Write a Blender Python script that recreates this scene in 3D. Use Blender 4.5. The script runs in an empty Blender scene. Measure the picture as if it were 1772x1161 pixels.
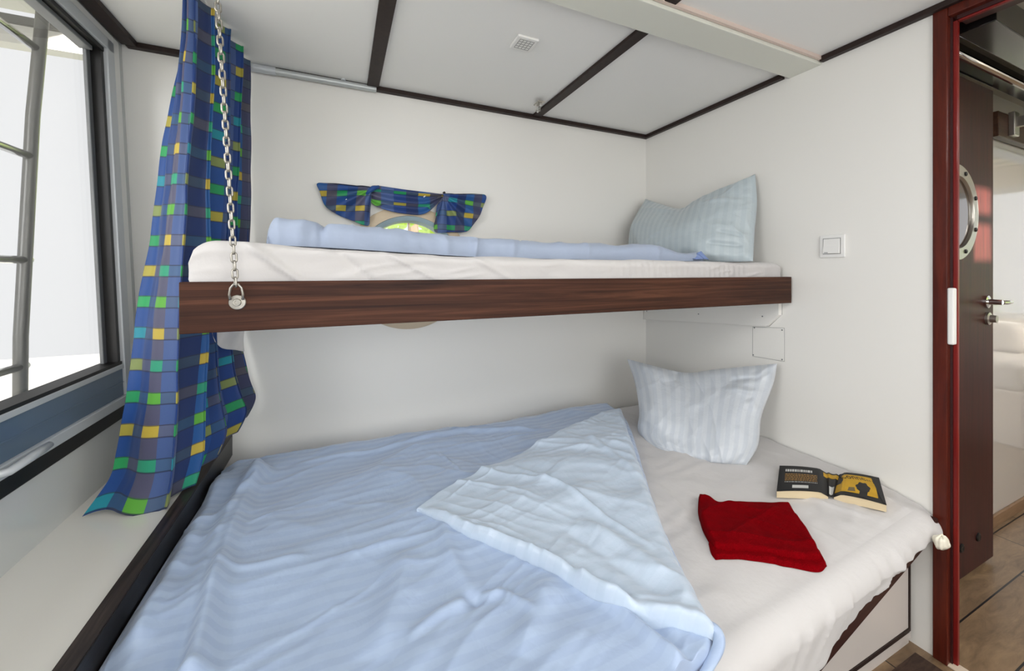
import bpy, math, random
import numpy as np
from mathutils import Vector, Matrix, noise as mnoise
random.seed(4)
S = bpy.context.scene
COL = S.collection
PI = math.pi
H = 1.24                      # camera height; builders below use heights relative to the eye, 'obj' lifts them by H

# ------------------------------------------------------------------ camera
FPX = 674.5; CX = 886.0; HZ = 470.0; YAW = math.atan2(296, FPX)
cam_d = bpy.data.cameras.new('camera'); cam = bpy.data.objects.new('camera', cam_d); COL.objects.link(cam)
cam_d.sensor_width = 36; cam_d.lens = FPX/1772*36; cam_d.shift_y = -(580.5-HZ)/1772; cam_d.clip_start = .02
cam.location = (0, 0, H); cam.rotation_euler = (PI/2, 0, -YAW)
S.camera = cam
# ------------------------------------------------------------------ world and lights
wd = bpy.data.worlds.new('overcast_sky'); S.world = wd; wd.use_nodes = True
bg = wd.node_tree.nodes['Background']; bg.inputs[0].default_value = (.98, .99, 1, 1); bg.inputs[1].default_value = .93
def light(name, kind, loc, rot, energy, size=None, size_y=None, color=(1,1,1), portal=False):
    d = bpy.data.lights.new(name, kind); d.energy = energy; d.color = color
    if kind == 'AREA':
        d.shape = 'RECTANGLE' if size_y else 'DISK'; d.size = size
        if size_y: d.size_y = size_y
        if portal: d.cycles.is_portal = True
    if kind == 'SUN': d.angle = math.radians(.6)
    o = bpy.data.objects.new(name, d); o.location = (loc[0], loc[1], loc[2]+H); o.rotation_euler = rot; COL.objects.link(o)
    return o
light('window_portal', 'AREA', (-.76, .45, .22), (0, -PI/2, 0), 1, 1.2, 2.8, portal=True)
light('front_fill', 'AREA', (.45, -1.55, .0), (PI/2+.12, 0, 0), 25, 1.9, 1.3, color=(.97, .99, 1))  # unseen fill light added behind the camera to brighten the cabin
ad = light('side_daylight', 'AREA', (-1.75, .0, .85), (0, 0, 0), 46, .8, 2.0, color=(.98, .99, 1))
ad.rotation_euler = Vector((1, .15, -.42)).to_track_quat('-Z', 'Y').to_euler()
light('saloon_portal', 'AREA', (5.25, -.6, .2), (0, PI/2, 0), 1, 1.2, 3.4, portal=True)
sun = light('sun', 'SUN', (3, -4, 3), (0, 0, 0), 30.0, color=(1, .93, .82))
sun.rotation_euler = Vector((-.2, 1, -.12)).to_track_quat('-Z', 'Y').to_euler()
S.view_settings.view_transform = 'Standard'; S.view_settings.look = 'None'
S.view_settings.exposure = 0.02; S.view_settings.gamma = 1
try: S.view_settings.use_curve_mapping = False
except Exception: pass
LAMP_W = 4.5                 # each ceiling lamp

# ------------------------------------------------------------------ measuring
SY, CY = math.sin(YAW), math.cos(YAW)
def ray(u, v):
    c = (u-CX)/FPX
    return np.array([SY+CY*c, CY-SY*c, (HZ-v)/FPX])
def W(u, v, x=None, y=None, z=None):
    d = ray(u, v)
    t = x/d[0] if x is not None else y/d[1] if y is not None else z/d[2]
    return d*t
# ------------------------------------------------------------------ noise
def _h(i, j, s):
    n = (i.astype(np.int64)*374761393 + j.astype(np.int64)*668265263 + s*1442695041) & 0x7fffffff
    n = ((n ^ (n >> 13))*1274126177) & 0x7fffffff
    return ((n ^ (n >> 16)) & 0xffff)/65535.0
def vnoise(x, y, s=0):
    x = np.asarray(x, float); y = np.asarray(y, float)
    i = np.floor(x); j = np.floor(y); a = x-i; b = y-j
    a = a*a*a*(a*(a*6-15)+10); b = b*b*b*(b*(b*6-15)+10)
    return ((_h(i,j,s)*(1-a)+_h(i+1,j,s)*a)*(1-b)+(_h(i,j+1,s)*(1-a)+_h(i+1,j+1,s)*a)*b)*2-1
def fbm(x, y, s=0, o=4):
    r = 0; a = 1
    for k in range(o): r = r+a*vnoise(x*2**k+k*7.3, y*2**k-k*3.1, s+k); a *= .5
    return r
def rot_xy(x, y, ang): c, s = math.cos(ang), math.sin(ang); return x*c+y*s, -x*s+y*c
def creases(x, y, ang, ln, wd_, s=0, warp=.35):
    """sharp-crested folds running along direction ang; ln / wd_ = length / spacing in metres"""
    a, b = rot_xy(x, y, ang)
    b = b+warp*wd_*fbm(x/ln*1.4, y/ln*1.4, s+50, 2)
    n = vnoise(a/ln, b/wd_, s)
    return (1-np.abs(n))**2.2*np.clip(.5+vnoise(a/ln*.7+9, b/wd_*.4, s+9), 0, 1)
def ridge(x, y, pts, w, amp, taper=True):
    r = np.zeros_like(x); L = [0]
    P = [np.array(p[:2], float) for p in pts]
    for a, b in zip(P[:-1], P[1:]): L.append(L[-1]+np.linalg.norm(b-a))
    for k, (a, b) in enumerate(zip(P[:-1], P[1:])):
        ab = b-a; t = np.clip(((x-a[0])*ab[0]+(y-a[1])*ab[1])/(ab@ab), 0, 1)
        d = np.hypot(x-a[0]-ab[0]*t, y-a[1]-ab[1]*t)
        s = (L[k]+t*(L[k+1]-L[k]))/L[-1]
        e = np.clip(np.sin(PI*np.clip(s, .0, 1))*1.6, 0, 1) if taper else 1
        r = np.maximum(r, np.exp(-(d/w)**2)*e)
    return r*amp
def smooth(a, b, x): t = np.clip((x-a)/(b-a), 0, 1); return t*t*(3-2*t)

# ------------------------------------------------------------------ mesh builder
class MB:
    def __init__(s): s.v = []; s.f = []; s.uv = None; s.mi = []
    def add(s, vs, fs, m=0):
        o = len(s.v); s.v += [tuple(map(float, p)) for p in vs]; s.f += [tuple(i+o for i in f) for f in fs]; s.mi += [m]*len(fs); return s
    def box(s, x0, x1, y0, y1, z0, z1, m=0):
        return s.add([(x0,y0,z0),(x1,y0,z0),(x1,y1,z0),(x0,y1,z0),(x0,y0,z1),(x1,y0,z1),(x1,y1,z1),(x0,y1,z1)],
                     [(0,3,2,1),(4,5,6,7),(0,1,5,4),(1,2,6,5),(2,3,7,6),(3,0,4,7)], m)
    def prism(s, poly, vec, m=0):
        n = len(poly); vec = np.array(vec, float); a = [np.array(p, float) for p in poly]
        return s.add(a+[p+vec for p in a], [tuple(range(n))[::-1], tuple(range(n, 2*n))]+[(i, (i+1) % n, n+(i+1) % n, n+i) for i in range(n)], m)
    def tube(s, pts, r, n=10, closed=False, cap=True, m=0):
        P = [Vector(p) for p in pts]; k = len(P); rs = r if isinstance(r, (list, tuple)) else [r]*k
        vs = []; up = None
        for i in range(k):
            t = ((P[(i+1) % k]-P[i-1]) if closed else (P[min(i+1, k-1)]-P[max(i-1, 0)])).normalized()
            if up is None:
                up = t.cross(Vector((.31, .21, .93)));
                if up.length < .1: up = t.cross(Vector((1, 0, 0)))
            up = (up-t*up.dot(t)).normalized(); w = t.cross(up)
            for j in range(n):
                a = 2*PI*j/n; vs.append(P[i]+(up*math.cos(a)+w*math.sin(a))*rs[i])
        fs = []
        for i in range(k if closed else k-1):
            for j in range(n):
                a = i*n+j; b = i*n+(j+1) % n; c = ((i+1) % k)*n+(j+1) % n; d = ((i+1) % k)*n+j
                fs.append((a, b, c, d))
        if cap and not closed: fs += [tuple(range(n))[::-1], tuple(range((k-1)*n, k*n))]
        return s.add(vs, fs, m)
    def lathe(s, prof, c, axis, n=48, m=0):
        """prof: (radius, height along axis) pairs"""
        ax = Vector(axis).normalized(); a = ax.cross(Vector((.3, .2, .9))).normalized(); b = ax.cross(a); c = Vector(c); vs = []
        for r, h in prof:
            for j in range(n):
                t = 2*PI*j/n; vs.append(c+ax*h+(a*math.cos(t)+b*math.sin(t))*r)
        fs = [(i*n+j, i*n+(j+1) % n, (i+1)*n+(j+1) % n, (i+1)*n+j) for i in range(len(prof)-1) for j in range(n)]
        if prof[0][0] > 1e-6 and prof[0] != prof[-1]: fs.append(tuple(range(n))[::-1]); fs.append(tuple(range((len(prof)-1)*n, len(prof)*n)))
        return s.add(vs, fs, m)
    def grid(s, P, uv=None, flip=False):
        n, k = P.shape[:2]; o = len(s.v)
        f = [(i*k+j, i*k+j+1, (i+1)*k+j+1, (i+1)*k+j) for i in range(n-1) for j in range(k-1)]
        if flip: f = [q[::-1] for q in f]
        s.add(P.reshape(-1, 3), f)
        if uv is not None:
            if s.uv is None: s.uv = {}
            for q, p in enumerate(uv.reshape(-1, 2)): s.uv[o+q] = tuple(p)
        return s
    def shell(s, T, B, uv=None):
        n, k = T.shape[:2]; o = len(s.v); s.grid(T, uv); s.grid(B, uv, True); q = o+n*k
        ring = [(0, j) for j in range(k)]+[(i, k-1) for i in range(1, n)]+[(n-1, j) for j in range(k-2, -1, -1)]+[(i, 0) for i in range(n-2, 0, -1)]
        ids = [i*k+j for i, j in ring]
        for a, b in zip(ids, ids[1:]+ids[:1]): s.f.append((o+b, o+a, q+a, q+b)); s.mi.append(0)
        return s
def obj(name, m, mat, parent=None, smooth_=False, bevel=0, seg=2, sub=0, weld=False):
    me = bpy.data.meshes.new(name)
    V = np.array(m.v, float); V[:, 2] += H
    if parent is not None:
        p = parent; off = np.zeros(3)
        while p is not None: off += np.array(p.location); p = p.parent
    else: off = np.array([(V[:, 0].min()+V[:, 0].max())/2, (V[:, 1].min()+V[:, 1].max())/2, V[:, 2].min()])
    me.from_pydata([tuple(v) for v in V-off], [], m.f)
    mats = mat if isinstance(mat, (list, tuple)) else [mat]
    for q in mats: me.materials.append(q)
    if len(mats) > 1:
        for p, i in zip(me.polygons, m.mi): p.material_index = i
    if m.uv:
        l = me.uv_layers.new(name='UVMap')
        idx = np.empty(len(me.loops), int); me.loops.foreach_get('vertex_index', idx)
        for i, vi in enumerate(idx): l.data[i].uv = m.uv.get(int(vi), (0, 0))
    me.update()
    if weld or not m.uv:
        import bmesh
        b = bmesh.new(); b.from_mesh(me)
        if weld: bmesh.ops.remove_doubles(b, verts=b.verts, dist=1e-5)
        bmesh.ops.recalc_face_normals(b, faces=b.faces); b.to_mesh(me); b.free()
    o = bpy.data.objects.new(name, me); COL.objects.link(o)
    if parent is not None: o.parent = parent
    else: o.location = off
    if smooth_:
        me.polygons.foreach_set('use_smooth', [True]*len(me.polygons))
        if smooth_ == 'auto':
            try: me.set_sharp_from_angle(angle=math.radians(35))
            except Exception: pass
    if bevel:
        b = o.modifiers.new('Bevel', 'BEVEL'); b.width = bevel; b.segments = seg; b.limit_method = 'ANGLE'; b.harden_normals = False
    if sub:
        b = o.modifiers.new('Subsurf', 'SUBSURF'); b.levels = sub; b.render_levels = sub
    return o
def tag(o, label, cat=None, group=None, kind=None):
    if label: o['label'] = label
    if cat: o['category'] = cat
    if group: o['group'] = group
    if kind: o['kind'] = kind
    return o
def thing(name, loc, label=None, cat=None, group=None, kind=None):
    e = bpy.data.objects.new(name, None); COL.objects.link(e); e.location = (loc[0], loc[1], loc[2]+H); e.empty_display_size = .05
    return tag(e, label, cat, group, kind)
def struct(name, m, mat, label=None, parent=None, **k):
    o = obj(name, m, mat, parent, **k)
    if parent is None: o['kind'] = 'structure'; 
    if label: o['label'] = label
    return o
def catmull(pts, n):
    P = np.array(pts, float)
    if len(P) == 2: return P[0]+(P[1]-P[0])*np.linspace(0, 1, n)[:, None]
    Q = np.vstack([2*P[0]-P[1], P, 2*P[-1]-P[-2]]); out = []
    d = np.r_[0, np.cumsum(np.linalg.norm(np.diff(P, axis=0), axis=1))]; t = np.linspace(0, d[-1], n)
    for x in t:
        i = min(np.searchsorted(d, x, 'right')-1, len(P)-2); u = (x-d[i])/(d[i+1]-d[i]); a, b, c, e = Q[i:i+4]
        out.append(.5*((2*b)+(-a+c)*u+(2*a-5*b+4*c-e)*u*u+(-a+3*b-3*c+e)*u**3))
    return np.array(out)
def coons(top, bot, left, right, n, k):
    """top/bot run left->right (k samples), left/right run top->bottom (n samples)"""
    T = catmull(top, k); B = catmull(bot, k); L = catmull(left, n); R = catmull(right, n)
    s = np.linspace(0, 1, k)[None, :, None]; t = np.linspace(0, 1, n)[:, None, None]
    ru = (1-t)*T[None]+t*B[None]; rl = (1-s)*L[:, None]+s*R[:, None]
    bi = (1-s)*(1-t)*T[0]+s*(1-t)*T[-1]+(1-s)*t*B[0]+s*t*B[-1]
    return ru+rl-bi

# ------------------------------------------------------------------ materials
def lin(r, g, b): return tuple((c/255/12.92 if c/255 <= .04045 else ((c/255+.055)/1.055)**2.4) for c in (r, g, b))+(1,)
def nt(name):
    m = bpy.data.materials.new(name); m.use_nodes = True; t = m.node_tree; b = t.nodes['Principled BSDF']; return m, t, b
def N(t, typ, **k):
    n = t.nodes.new(typ)
    for a, v in k.items():
        if a.startswith('i_'):
            key = a[2:]; n.inputs[int(key) if key.isdigit() else key].default_value = v
        else: setattr(n, a, v)
    return n
def plain(name, col, rough=.5, metal=0, bump=0, bscale=60, vary=0, vscale=3, spec=None, sheen=0, coat=0, stretch=(1,1,1)):
    m, t, b = nt(name); b.inputs['Base Color'].default_value = lin(*col); b.inputs['Roughness'].default_value = rough; b.inputs['Metallic'].default_value = metal
    if spec is not None: b.inputs['Specular IOR Level'].default_value = spec
    if sheen: b.inputs['Sheen Weight'].default_value = sheen
    if coat: b.inputs['Coat Weight'].default_value = coat; b.inputs['Coat Roughness'].default_value = .08
    tc = N(t, 'ShaderNodeTexCoord'); mp = N(t, 'ShaderNodeMapping'); mp.inputs['Scale'].default_value = stretch; t.links.new(tc.outputs['Object'], mp.inputs[0])
    if vary:
        n = N(t, 'ShaderNodeTexNoise', i_Scale=vscale, i_Detail=4.0); t.links.new(mp.outputs[0], n.inputs['Vector'])
        r = N(t, 'ShaderNodeMix', data_type='RGBA', blend_type='MIX'); c = lin(*col)
        r.inputs[6].default_value = tuple(x*(1-vary) for x in c[:3])+(1,); r.inputs[7].default_value = tuple(min(1, x*(1+vary)) for x in c[:3])+(1,)
        t.links.new(n.outputs['Fac'], r.inputs[0]); t.links.new(r.outputs[2], b.inputs['Base Color'])
    if bump:
        n = N(t, 'ShaderNodeTexNoise', i_Scale=bscale, i_Detail=3.0); t.links.new(mp.outputs[0], n.inputs['Vector'])
        bp = N(t, 'ShaderNodeBump', i_Strength=bump, i_Distance=.004); t.links.new(n.outputs['Fac'], bp.inputs['Height']); t.links.new(bp.outputs[0], b.inputs['Normal'])
    return m
def wood(name, cols, scale=(1, 9, 9), rough=.35, nscale=4, coat=0, dist=1.2, detail=8, spec=.22):
    """grain runs along the axis whose scale is small"""
    m, t, b = nt(name); tc = N(t, 'ShaderNodeTexCoord'); mp = N(t, 'ShaderNodeMapping'); mp.inputs['Scale'].default_value = scale
    t.links.new(tc.outputs['Object'], mp.inputs[0])
    n = N(t, 'ShaderNodeTexNoise', i_Scale=nscale, i_Detail=float(detail), i_Roughness=.62, i_Distortion=dist); t.links.new(mp.outputs[0], n.inputs['Vector'])
    r = N(t, 'ShaderNodeValToRGB'); e = r.color_ramp.elements; e[0].position = .3; e[0].color = lin(*cols[0]); e[1].position = .7; e[1].color = lin(*cols[-1])
    if len(cols) > 2: q = e.new(.5); q.color = lin(*cols[1])
    t.links.new(n.outputs['Fac'], r.inputs[0]); t.links.new(r.outputs[0], b.inputs['Base Color']); b.inputs['Roughness'].default_value = rough; b.inputs['Specular IOR Level'].default_value = spec
    if coat: b.inputs['Coat Weight'].default_value = coat; b.inputs['Coat Roughness'].default_value = .1
    bp = N(t, 'ShaderNodeBump', i_Strength=.12, i_Distance=.002); t.links.new(n.outputs['Fac'], bp.inputs['Height']); t.links.new(bp.outputs[0], b.inputs['Normal'])
    return m
def glass(name, tint=(1, 1, 1), refl=.08):
    m, t, b = nt(name); t.nodes.remove(b); out = t.nodes['Material Output']
    tr = N(t, 'ShaderNodeBsdfTransparent'); tr.inputs[0].default_value = (*tint, 1); gl = N(t, 'ShaderNodeBsdfGlossy', i_Roughness=.02)
    fc = N(t, 'ShaderNodeLayerWeight', i_Blend=.5); pw = N(t, 'ShaderNodeMath', operation='POWER', i_1=4.0); t.links.new(fc.outputs['Facing'], pw.inputs[0])
    fr = N(t, 'ShaderNodeMath', operation='MULTIPLY_ADD', i_1=.35, i_2=.03); t.links.new(pw.outputs[0], fr.inputs[0]); mx = N(t, 'ShaderNodeMixShader')
    t.links.new(fr.outputs[0], mx.inputs[0]); t.links.new(tr.outputs[0], mx.inputs[1]); t.links.new(gl.outputs[0], mx.inputs[2]); t.links.new(mx.outputs[0], out.inputs[0])
    return m
def emit(name, col, s):
    m, t, b = nt(name); b.inputs['Base Color'].default_value = (0, 0, 0, 1); b.inputs['Emission Color'].default_value = (*col, 1); b.inputs['Emission Strength'].default_value = s; return m
def stripes(name, col, col2, axis=1, per=.022, rough=.55, use_uv=False, bump=.25, bscale=35, amount=1.0, sheen=.2):
    """damask stripe: satin bands woven in two close shades"""
    m, t, b = nt(name); tc = N(t, 'ShaderNodeTexCoord'); sx = N(t, 'ShaderNodeSeparateXYZ')
    t.links.new(tc.outputs['UV' if use_uv else 'Object'], sx.inputs[0])
    k = N(t, 'ShaderNodeMath', operation='MULTIPLY', i_1=2*PI/per); t.links.new(sx.outputs[axis], k.inputs[0])
    s = N(t, 'ShaderNodeMath', operation='SINE'); t.links.new(k.outputs[0], s.inputs[0])
    g = N(t, 'ShaderNodeMath', operation='MULTIPLY_ADD', i_1=2.5, i_2=.5, use_clamp=True); t.links.new(s.outputs[0], g.inputs[0])
    r = N(t, 'ShaderNodeMix', data_type='RGBA'); r.inputs[6].default_value = lin(*col); r.inputs[7].default_value = lin(*col2)
    t.links.new(g.outputs[0], r.inputs[0]); t.links.new(r.outputs[2], b.inputs['Base Color'])
    ro = N(t, 'ShaderNodeMapRange', i_3=rough, i_4=rough-.22); t.links.new(g.outputs[0], ro.inputs[0]); t.links.new(ro.outputs[0], b.inputs['Roughness'])
    b.inputs['Sheen Weight'].default_value = sheen
    n = N(t, 'ShaderNodeTexNoise', i_Scale=float(bscale), i_Detail=4.0, i_Distortion=.4); t.links.new(tc.outputs['Object'], n.inputs['Vector'])
    bp = N(t, 'ShaderNodeBump', i_Strength=bump, i_Distance=.010); t.links.new(n.outputs['Fac'], bp.inputs['Height']); t.links.new(bp.outputs[0], b.inputs['Normal'])
    return m
def checked(name):
    """woven patchwork check: four column shades, small bright patches every second column, three patch colours in turn"""
    m, t, b = nt(name); tc = N(t, 'ShaderNodeTexCoord'); sx = N(t, 'ShaderNodeSeparateXYZ'); t.links.new(tc.outputs['UV'], sx.inputs[0])
    def M(op, a, bb=None, c=None, clamp=False):
        n = N(t, 'ShaderNodeMath', operation=op, use_clamp=clamp)
        for i, q in enumerate((a, bb, c)):
            if q is None: continue
            if isinstance(q, (int, float)): n.inputs[i].default_value = q
            else: t.links.new(q, n.inputs[i])
        return n.outputs[0]
    def ramp(fac, cols):
        r = N(t, 'ShaderNodeValToRGB'); r.color_ramp.interpolation = 'CONSTANT'; e = r.color_ramp.elements
        while len(e) < len(cols): e.new(.5)
        for i, c in enumerate(cols): e[i].position = i/len(cols); 
        for i, c in enumerate(cols): e[i].color = lin(*c)
        t.links.new(fac, r.inputs[0]); return r.outputs[0]
    def mix(f, a, c):
        r = N(t, 'ShaderNodeMix', data_type='RGBA')
        for i, q in ((0, f), (6, a), (7, c)):
            if isinstance(q, tuple): r.inputs[i].default_value = q
            else: t.links.new(q, r.inputs[i])
        return r.outputs[2]
    U = M('DIVIDE', sx.outputs[0], .056); Vv = M('DIVIDE', sx.outputs[1], .092)
    ci = M('FLOOR', U); rj = M('FLOOR', Vv); fv = M('FRACT', Vv); fu = M('FRACT', U)
    c4 = M('DIVIDE', M('ADD', M('FLOORED_MODULO', ci, 8.0), .5), 8.0)
    base = ramp(c4, [(14,70,142), (10,58,124), (80,80,108), (66,92,148), (10,58,130), (16,44,100), (20,84,150), (58,62,98)])
    r3 = M('FLOORED_MODULO', M('ADD', rj, M('MULTIPLY', M('FLOOR', M('DIVIDE', ci, 2.0)), 2.0)), 3.0)
    pc = ramp(M('DIVIDE', M('ADD', r3, .5), 3.0), [(196,172,62), (92,172,56), (36,156,120)])
    r6 = M('FLOORED_MODULO', M('ADD', rj, ci), 5.0)
    pc2 = ramp(M('DIVIDE', M('ADD', r6, .5), 5.0), [(24,150,90), (132,146,84), (14,140,160), (30,160,90), (176,164,64)])
    isn = M('GREATER_THAN', M('FLOORED_MODULO', ci, 4.0), 1.5)
    patch = mix(isn, pc2, pc)
    tintc = ramp(M('DIVIDE', M('ADD', r3, .5), 3.0), [(112,104,88), (78,100,96), (58,104,124)])
    odd = M('FLOORED_MODULO', ci, 2.0)
    short = M('GREATER_THAN', fv, .62)
    cross = mix(odd, patch, mix(.6, base, tintc) if False else mix(N_const(t, .38), base, tintc))
    full = mix(short, base, cross)
    # dark weft line where the patch begins and ends
    ln = M('ADD', M('LESS_THAN', M('ABSOLUTE', M('SUBTRACT', fv, .62)), .022), M('GREATER_THAN', fv, .965), clamp=True)
    full = mix(M('MULTIPLY', ln, .7), full, lin(22, 24, 60))
    fine = N(t, 'ShaderNodeTexNoise', i_Scale=700.0, i_Detail=1.0); t.links.new(tc.outputs['UV'], fine.inputs['Vector'])
    full2 = N(t, 'ShaderNodeMix', data_type='RGBA', blend_type='MULTIPLY'); full2.inputs[0].default_value = .25
    t.links.new(full, full2.inputs[6]); t.links.new(fine.outputs['Color'], full2.inputs[7])
    t.links.new(full2.outputs[2], b.inputs['Base Color']); b.inputs['Roughness'].default_value = .55; b.inputs['Sheen Weight'].default_value = .15
    return m
def N_const(t, v):
    n = N(t, 'ShaderNodeValue'); n.outputs[0].default_value = v; return n.outputs[0]
def planks(name, cols, seam, per=.11, off=0, axis=1, length=1.1, rough=.35, seamw=.05):
    m, t, b = nt(name); tc = N(t, 'ShaderNodeTexCoord'); sx = N(t, 'ShaderNodeSeparateXYZ'); t.links.new(tc.outputs['Object'], sx.inputs[0])
    def M(op, a, bb=None, c=None):
        n = N(t, 'ShaderNodeMath', operation=op)
        for i, q in enumerate((a, bb, c)):
            if q is None: continue
            if isinstance(q, (int, float)): n.inputs[i].default_value = q
            else: t.links.new(q, n.inputs[i])
        return n.outputs[0]
    Y = sx.outputs[axis]; X = sx.outputs[1-axis]
    q = M('DIVIDE', M('ADD', Y, off), per); row = M('FLOOR', q); fr = M('FRACT', q)
    wn = N(t, 'ShaderNodeTexWhiteNoise', noise_dimensions='1D'); t.links.new(row, wn.inputs['W'])
    xo = M('ADD', M('DIVIDE', X, length), wn.outputs['Value']); cell = M('FLOOR', xo); fx = M('FRACT', xo)
    wn2 = N(t, 'ShaderNodeTexWhiteNoise', noise_dimensions='2D'); cb = N(t, 'ShaderNodeCombineXYZ'); t.links.new(row, cb.inputs[0]); t.links.new(cell, cb.inputs[1]); t.links.new(cb.outputs[0], wn2.inputs['Vector'])
    mp = N(t, 'ShaderNodeMapping'); mp.inputs['Scale'].default_value = (2, 9, 1) if axis == 1 else (9, 2, 1); t.links.new(tc.outputs['Object'], mp.inputs[0])
    n = N(t, 'ShaderNodeTexNoise', i_Scale=3.0, i_Detail=8.0, i_Distortion=1.0, i_Roughness=.65, noise_dimensions='4D'); t.links.new(mp.outputs[0], n.inputs['Vector']); t.links.new(M('MULTIPLY', wn2.outputs['Value'], 30.0), n.inputs['W'])
    r = N(t, 'ShaderNodeValToRGB'); e = r.color_ramp.elements; e[0].position = .3; e[0].color = lin(*cols[0]); e[1].position = .72; e[1].color = lin(*cols[1]); t.links.new(n.outputs['Fac'], r.inputs[0])
    s1 = M('LESS_THAN', fr, seamw); s2 = M('LESS_THAN', fx, .004*1.1/length)
    mx = N(t, 'ShaderNodeMix', data_type='RGBA'); t.links.new(M('MAXIMUM', s1, s2), mx.inputs[0]); t.links.new(r.outputs[0], mx.inputs[6]); mx.inputs[7].default_value = lin(*seam)
    t.links.new(mx.outputs[2], b.inputs['Base Color']); b.inputs['Roughness'].default_value = rough
    return m
white_wall = plain('white_laminate', (236,234,229), .42, bump=.02, bscale=8)
ceil_white = plain('white_ceiling_laminate', (238,238,236), .3, bump=.015, bscale=6)
beam_white = plain('cream_beam_laminate', (222,223,213), .4)
wenge = wood('wenge_strip', [(38,28,26), (52,40,36)], (1,1,1), .45, 30)
walnut = wood('walnut_board', [(34,16,10), (62,34,22), (90,55,38)], (.7, 12, 26), .55, 2.2, dist=.8)
rail_wood = wood('dark_rail_wood', [(44,22,20), (62,34,28)], (1, 10, 10), .5, 6)
mahog = wood('mahogany', [(64,20,13), (96,36,22)], (14, 14, 1), .35, 4, dist=.5, coat=.1)
mahog_red = wood('mahogany_red', [(104,20,18), (132,32,27)], (14, 14, 1), .3, 4, dist=.5, coat=.2)
door_wood = wood('dark_mahogany_door', [(40,16,16), (70,26,22)], (16, 16, 1), .4, 3, dist=.5)
edge_black = wood('black_stained_trim', [(20,18,18), (34,30,29)], (10, 1, 10), .32, 5)
edge_sheen = wood('brown_trim_sheen', [(30,25,24), (66,56,52)], (14, 1, 10), .3, 5)  # brown tone paints the sheen on top of the black trim
alu = plain('grey_aluminium', (150,160,170), .32, .85, bump=.02, bscale=4)
alu_l = plain('pale_aluminium', (198,202,206), .4, .15)
alu_blue = plain('blue_grey_aluminium', (98,118,140), .3, .2)
rubber = plain('black_rubber', (16,14,14), .5)
grey_seal = plain('grey_seal', (120,122,124), .5)
steel = plain('galvanised_steel', (168,164,156), .3, .9, bump=.1, bscale=90)
chrome = plain('chrome', (220,220,218), .12, 1)
outer_steel = plain('weathered_steel', (104,104,102), .35, .4, bump=.2, bscale=40)
nickel = plain('satin_nickel', (190,186,178), .3, .9)
white_pl = plain('white_plastic', (236,235,232), .35)
grey_pl = plain('grey_plastic', (150,150,148), .4)
conduit_m = plain('light_grey_tube', (186,190,190), .35, .3)
ledge_m = plain('cream_ledge_laminate', (232,229,222), .2, spec=.6, coat=.3)
panel_m = plain('cream_panel_laminate', (206,198,192), .3)
sheet_m = plain('white_jersey_sheet', (202,199,198), .8, bump=.2, bscale=70, vary=.02, vscale=8, sheen=.2)
blue_satin = stripes('blue_damask_satin', (163,181,210), (169,187,214), 1, .034, bump=.3, bscale=16)
blue_inner = stripes('pale_blue_cotton', (186,201,218), (190,204,221), 1, .034, bump=.35, bscale=16)
blue_roll = plain('blue_cotton', (160,172,194), .6, bump=1.0, bscale=13, vary=.04, vscale=3, sheen=.2)
pillow_m = stripes('blue_damask_pillow', (192,198,206), (200,205,211), 0, .042, use_uv=True, bump=.4, bscale=22)
pillow_m2 = stripes('blue_grey_damask_pillow', (178,190,196), (184,195,200), 0, .03, use_uv=True, bump=.4, bscale=22)
red_m = plain('red_terry_towel', (122,0,8), .95, bump=1.0, bscale=420, vary=.25, vscale=60, spec=.04)
check_m = checked('blue_green_check_fabric')
paper_m = plain('book_paper', (208,190,156), .8, vary=.08, vscale=400, stretch=(.02,.02,1))
cover_b = plain('black_book_cover', (18,17,19), .45, spec=.2)
cover_y = plain('yellow_cover_print', (196,152,14), .45, spec=.2, vary=.25, vscale=30)
print_w = plain('white_print', (196,196,192), .5)
print_o = plain('ochre_print', (140,104,42), .5)
saloon_floor = planks('oak_deck_planks', [(98,78,58), (150,124,94)], (18,16,16), .148, .2 , rough=.3, length=.9, seamw=.035)
cabin_floor = planks('cabin_deck_planks', [(98,78,58), (150,124,94)], (18,16,16), .148, .2, rough=.35)
mat_m = wood('dark_brown_mat', [(44,32,26), (74,56,46)], (2, 12, 1), .6, 5)
gloss_wall = plain('glossy_white_wall', (214,210,204), .06, coat=1.0)
sal_ceil = plain('beige_ceiling', (176,170,160), .5, vary=.06, vscale=3)
black_gl = plain('black_gloss', (20,18,18), .15)
glass_m = glass('window_glass')
glass_g = glass('porthole_glass')
ring_beige = plain('beige_wood_ring', (204,186,160), .45, vary=.12, vscale=6)
ring_grey = plain('blue_grey_ring', (128,146,154), .35, .4)
leaf_m = plain('leaves', (176,200,90), .6, vary=.3, vscale=1.5)
def _leafy(m):
    t = m.node_tree; b = t.nodes['Principled BSDF']; tr = N(t, 'ShaderNodeBsdfTranslucent'); tr.inputs[0].default_value = lin(196,222,90); mx = N(t, 'ShaderNodeMixShader', i_0=.45)
    t.links.new(b.outputs[0], mx.inputs[1]); t.links.new(tr.outputs[0], mx.inputs[2]); t.links.new(mx.outputs[0], t.nodes['Material Output'].inputs[0])
_leafy(leaf_m)
trunk_m = plain('bark', (80,64,48), .9)
hull_m = plain('boat_side_paint', (214,214,208), .5)
eave_m = plain('weathered_eave', (176,176,172), .7, vary=.1, vscale=2)
lamp_m = emit('lamp_diffuser', (1, .96, .9), 6)

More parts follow.
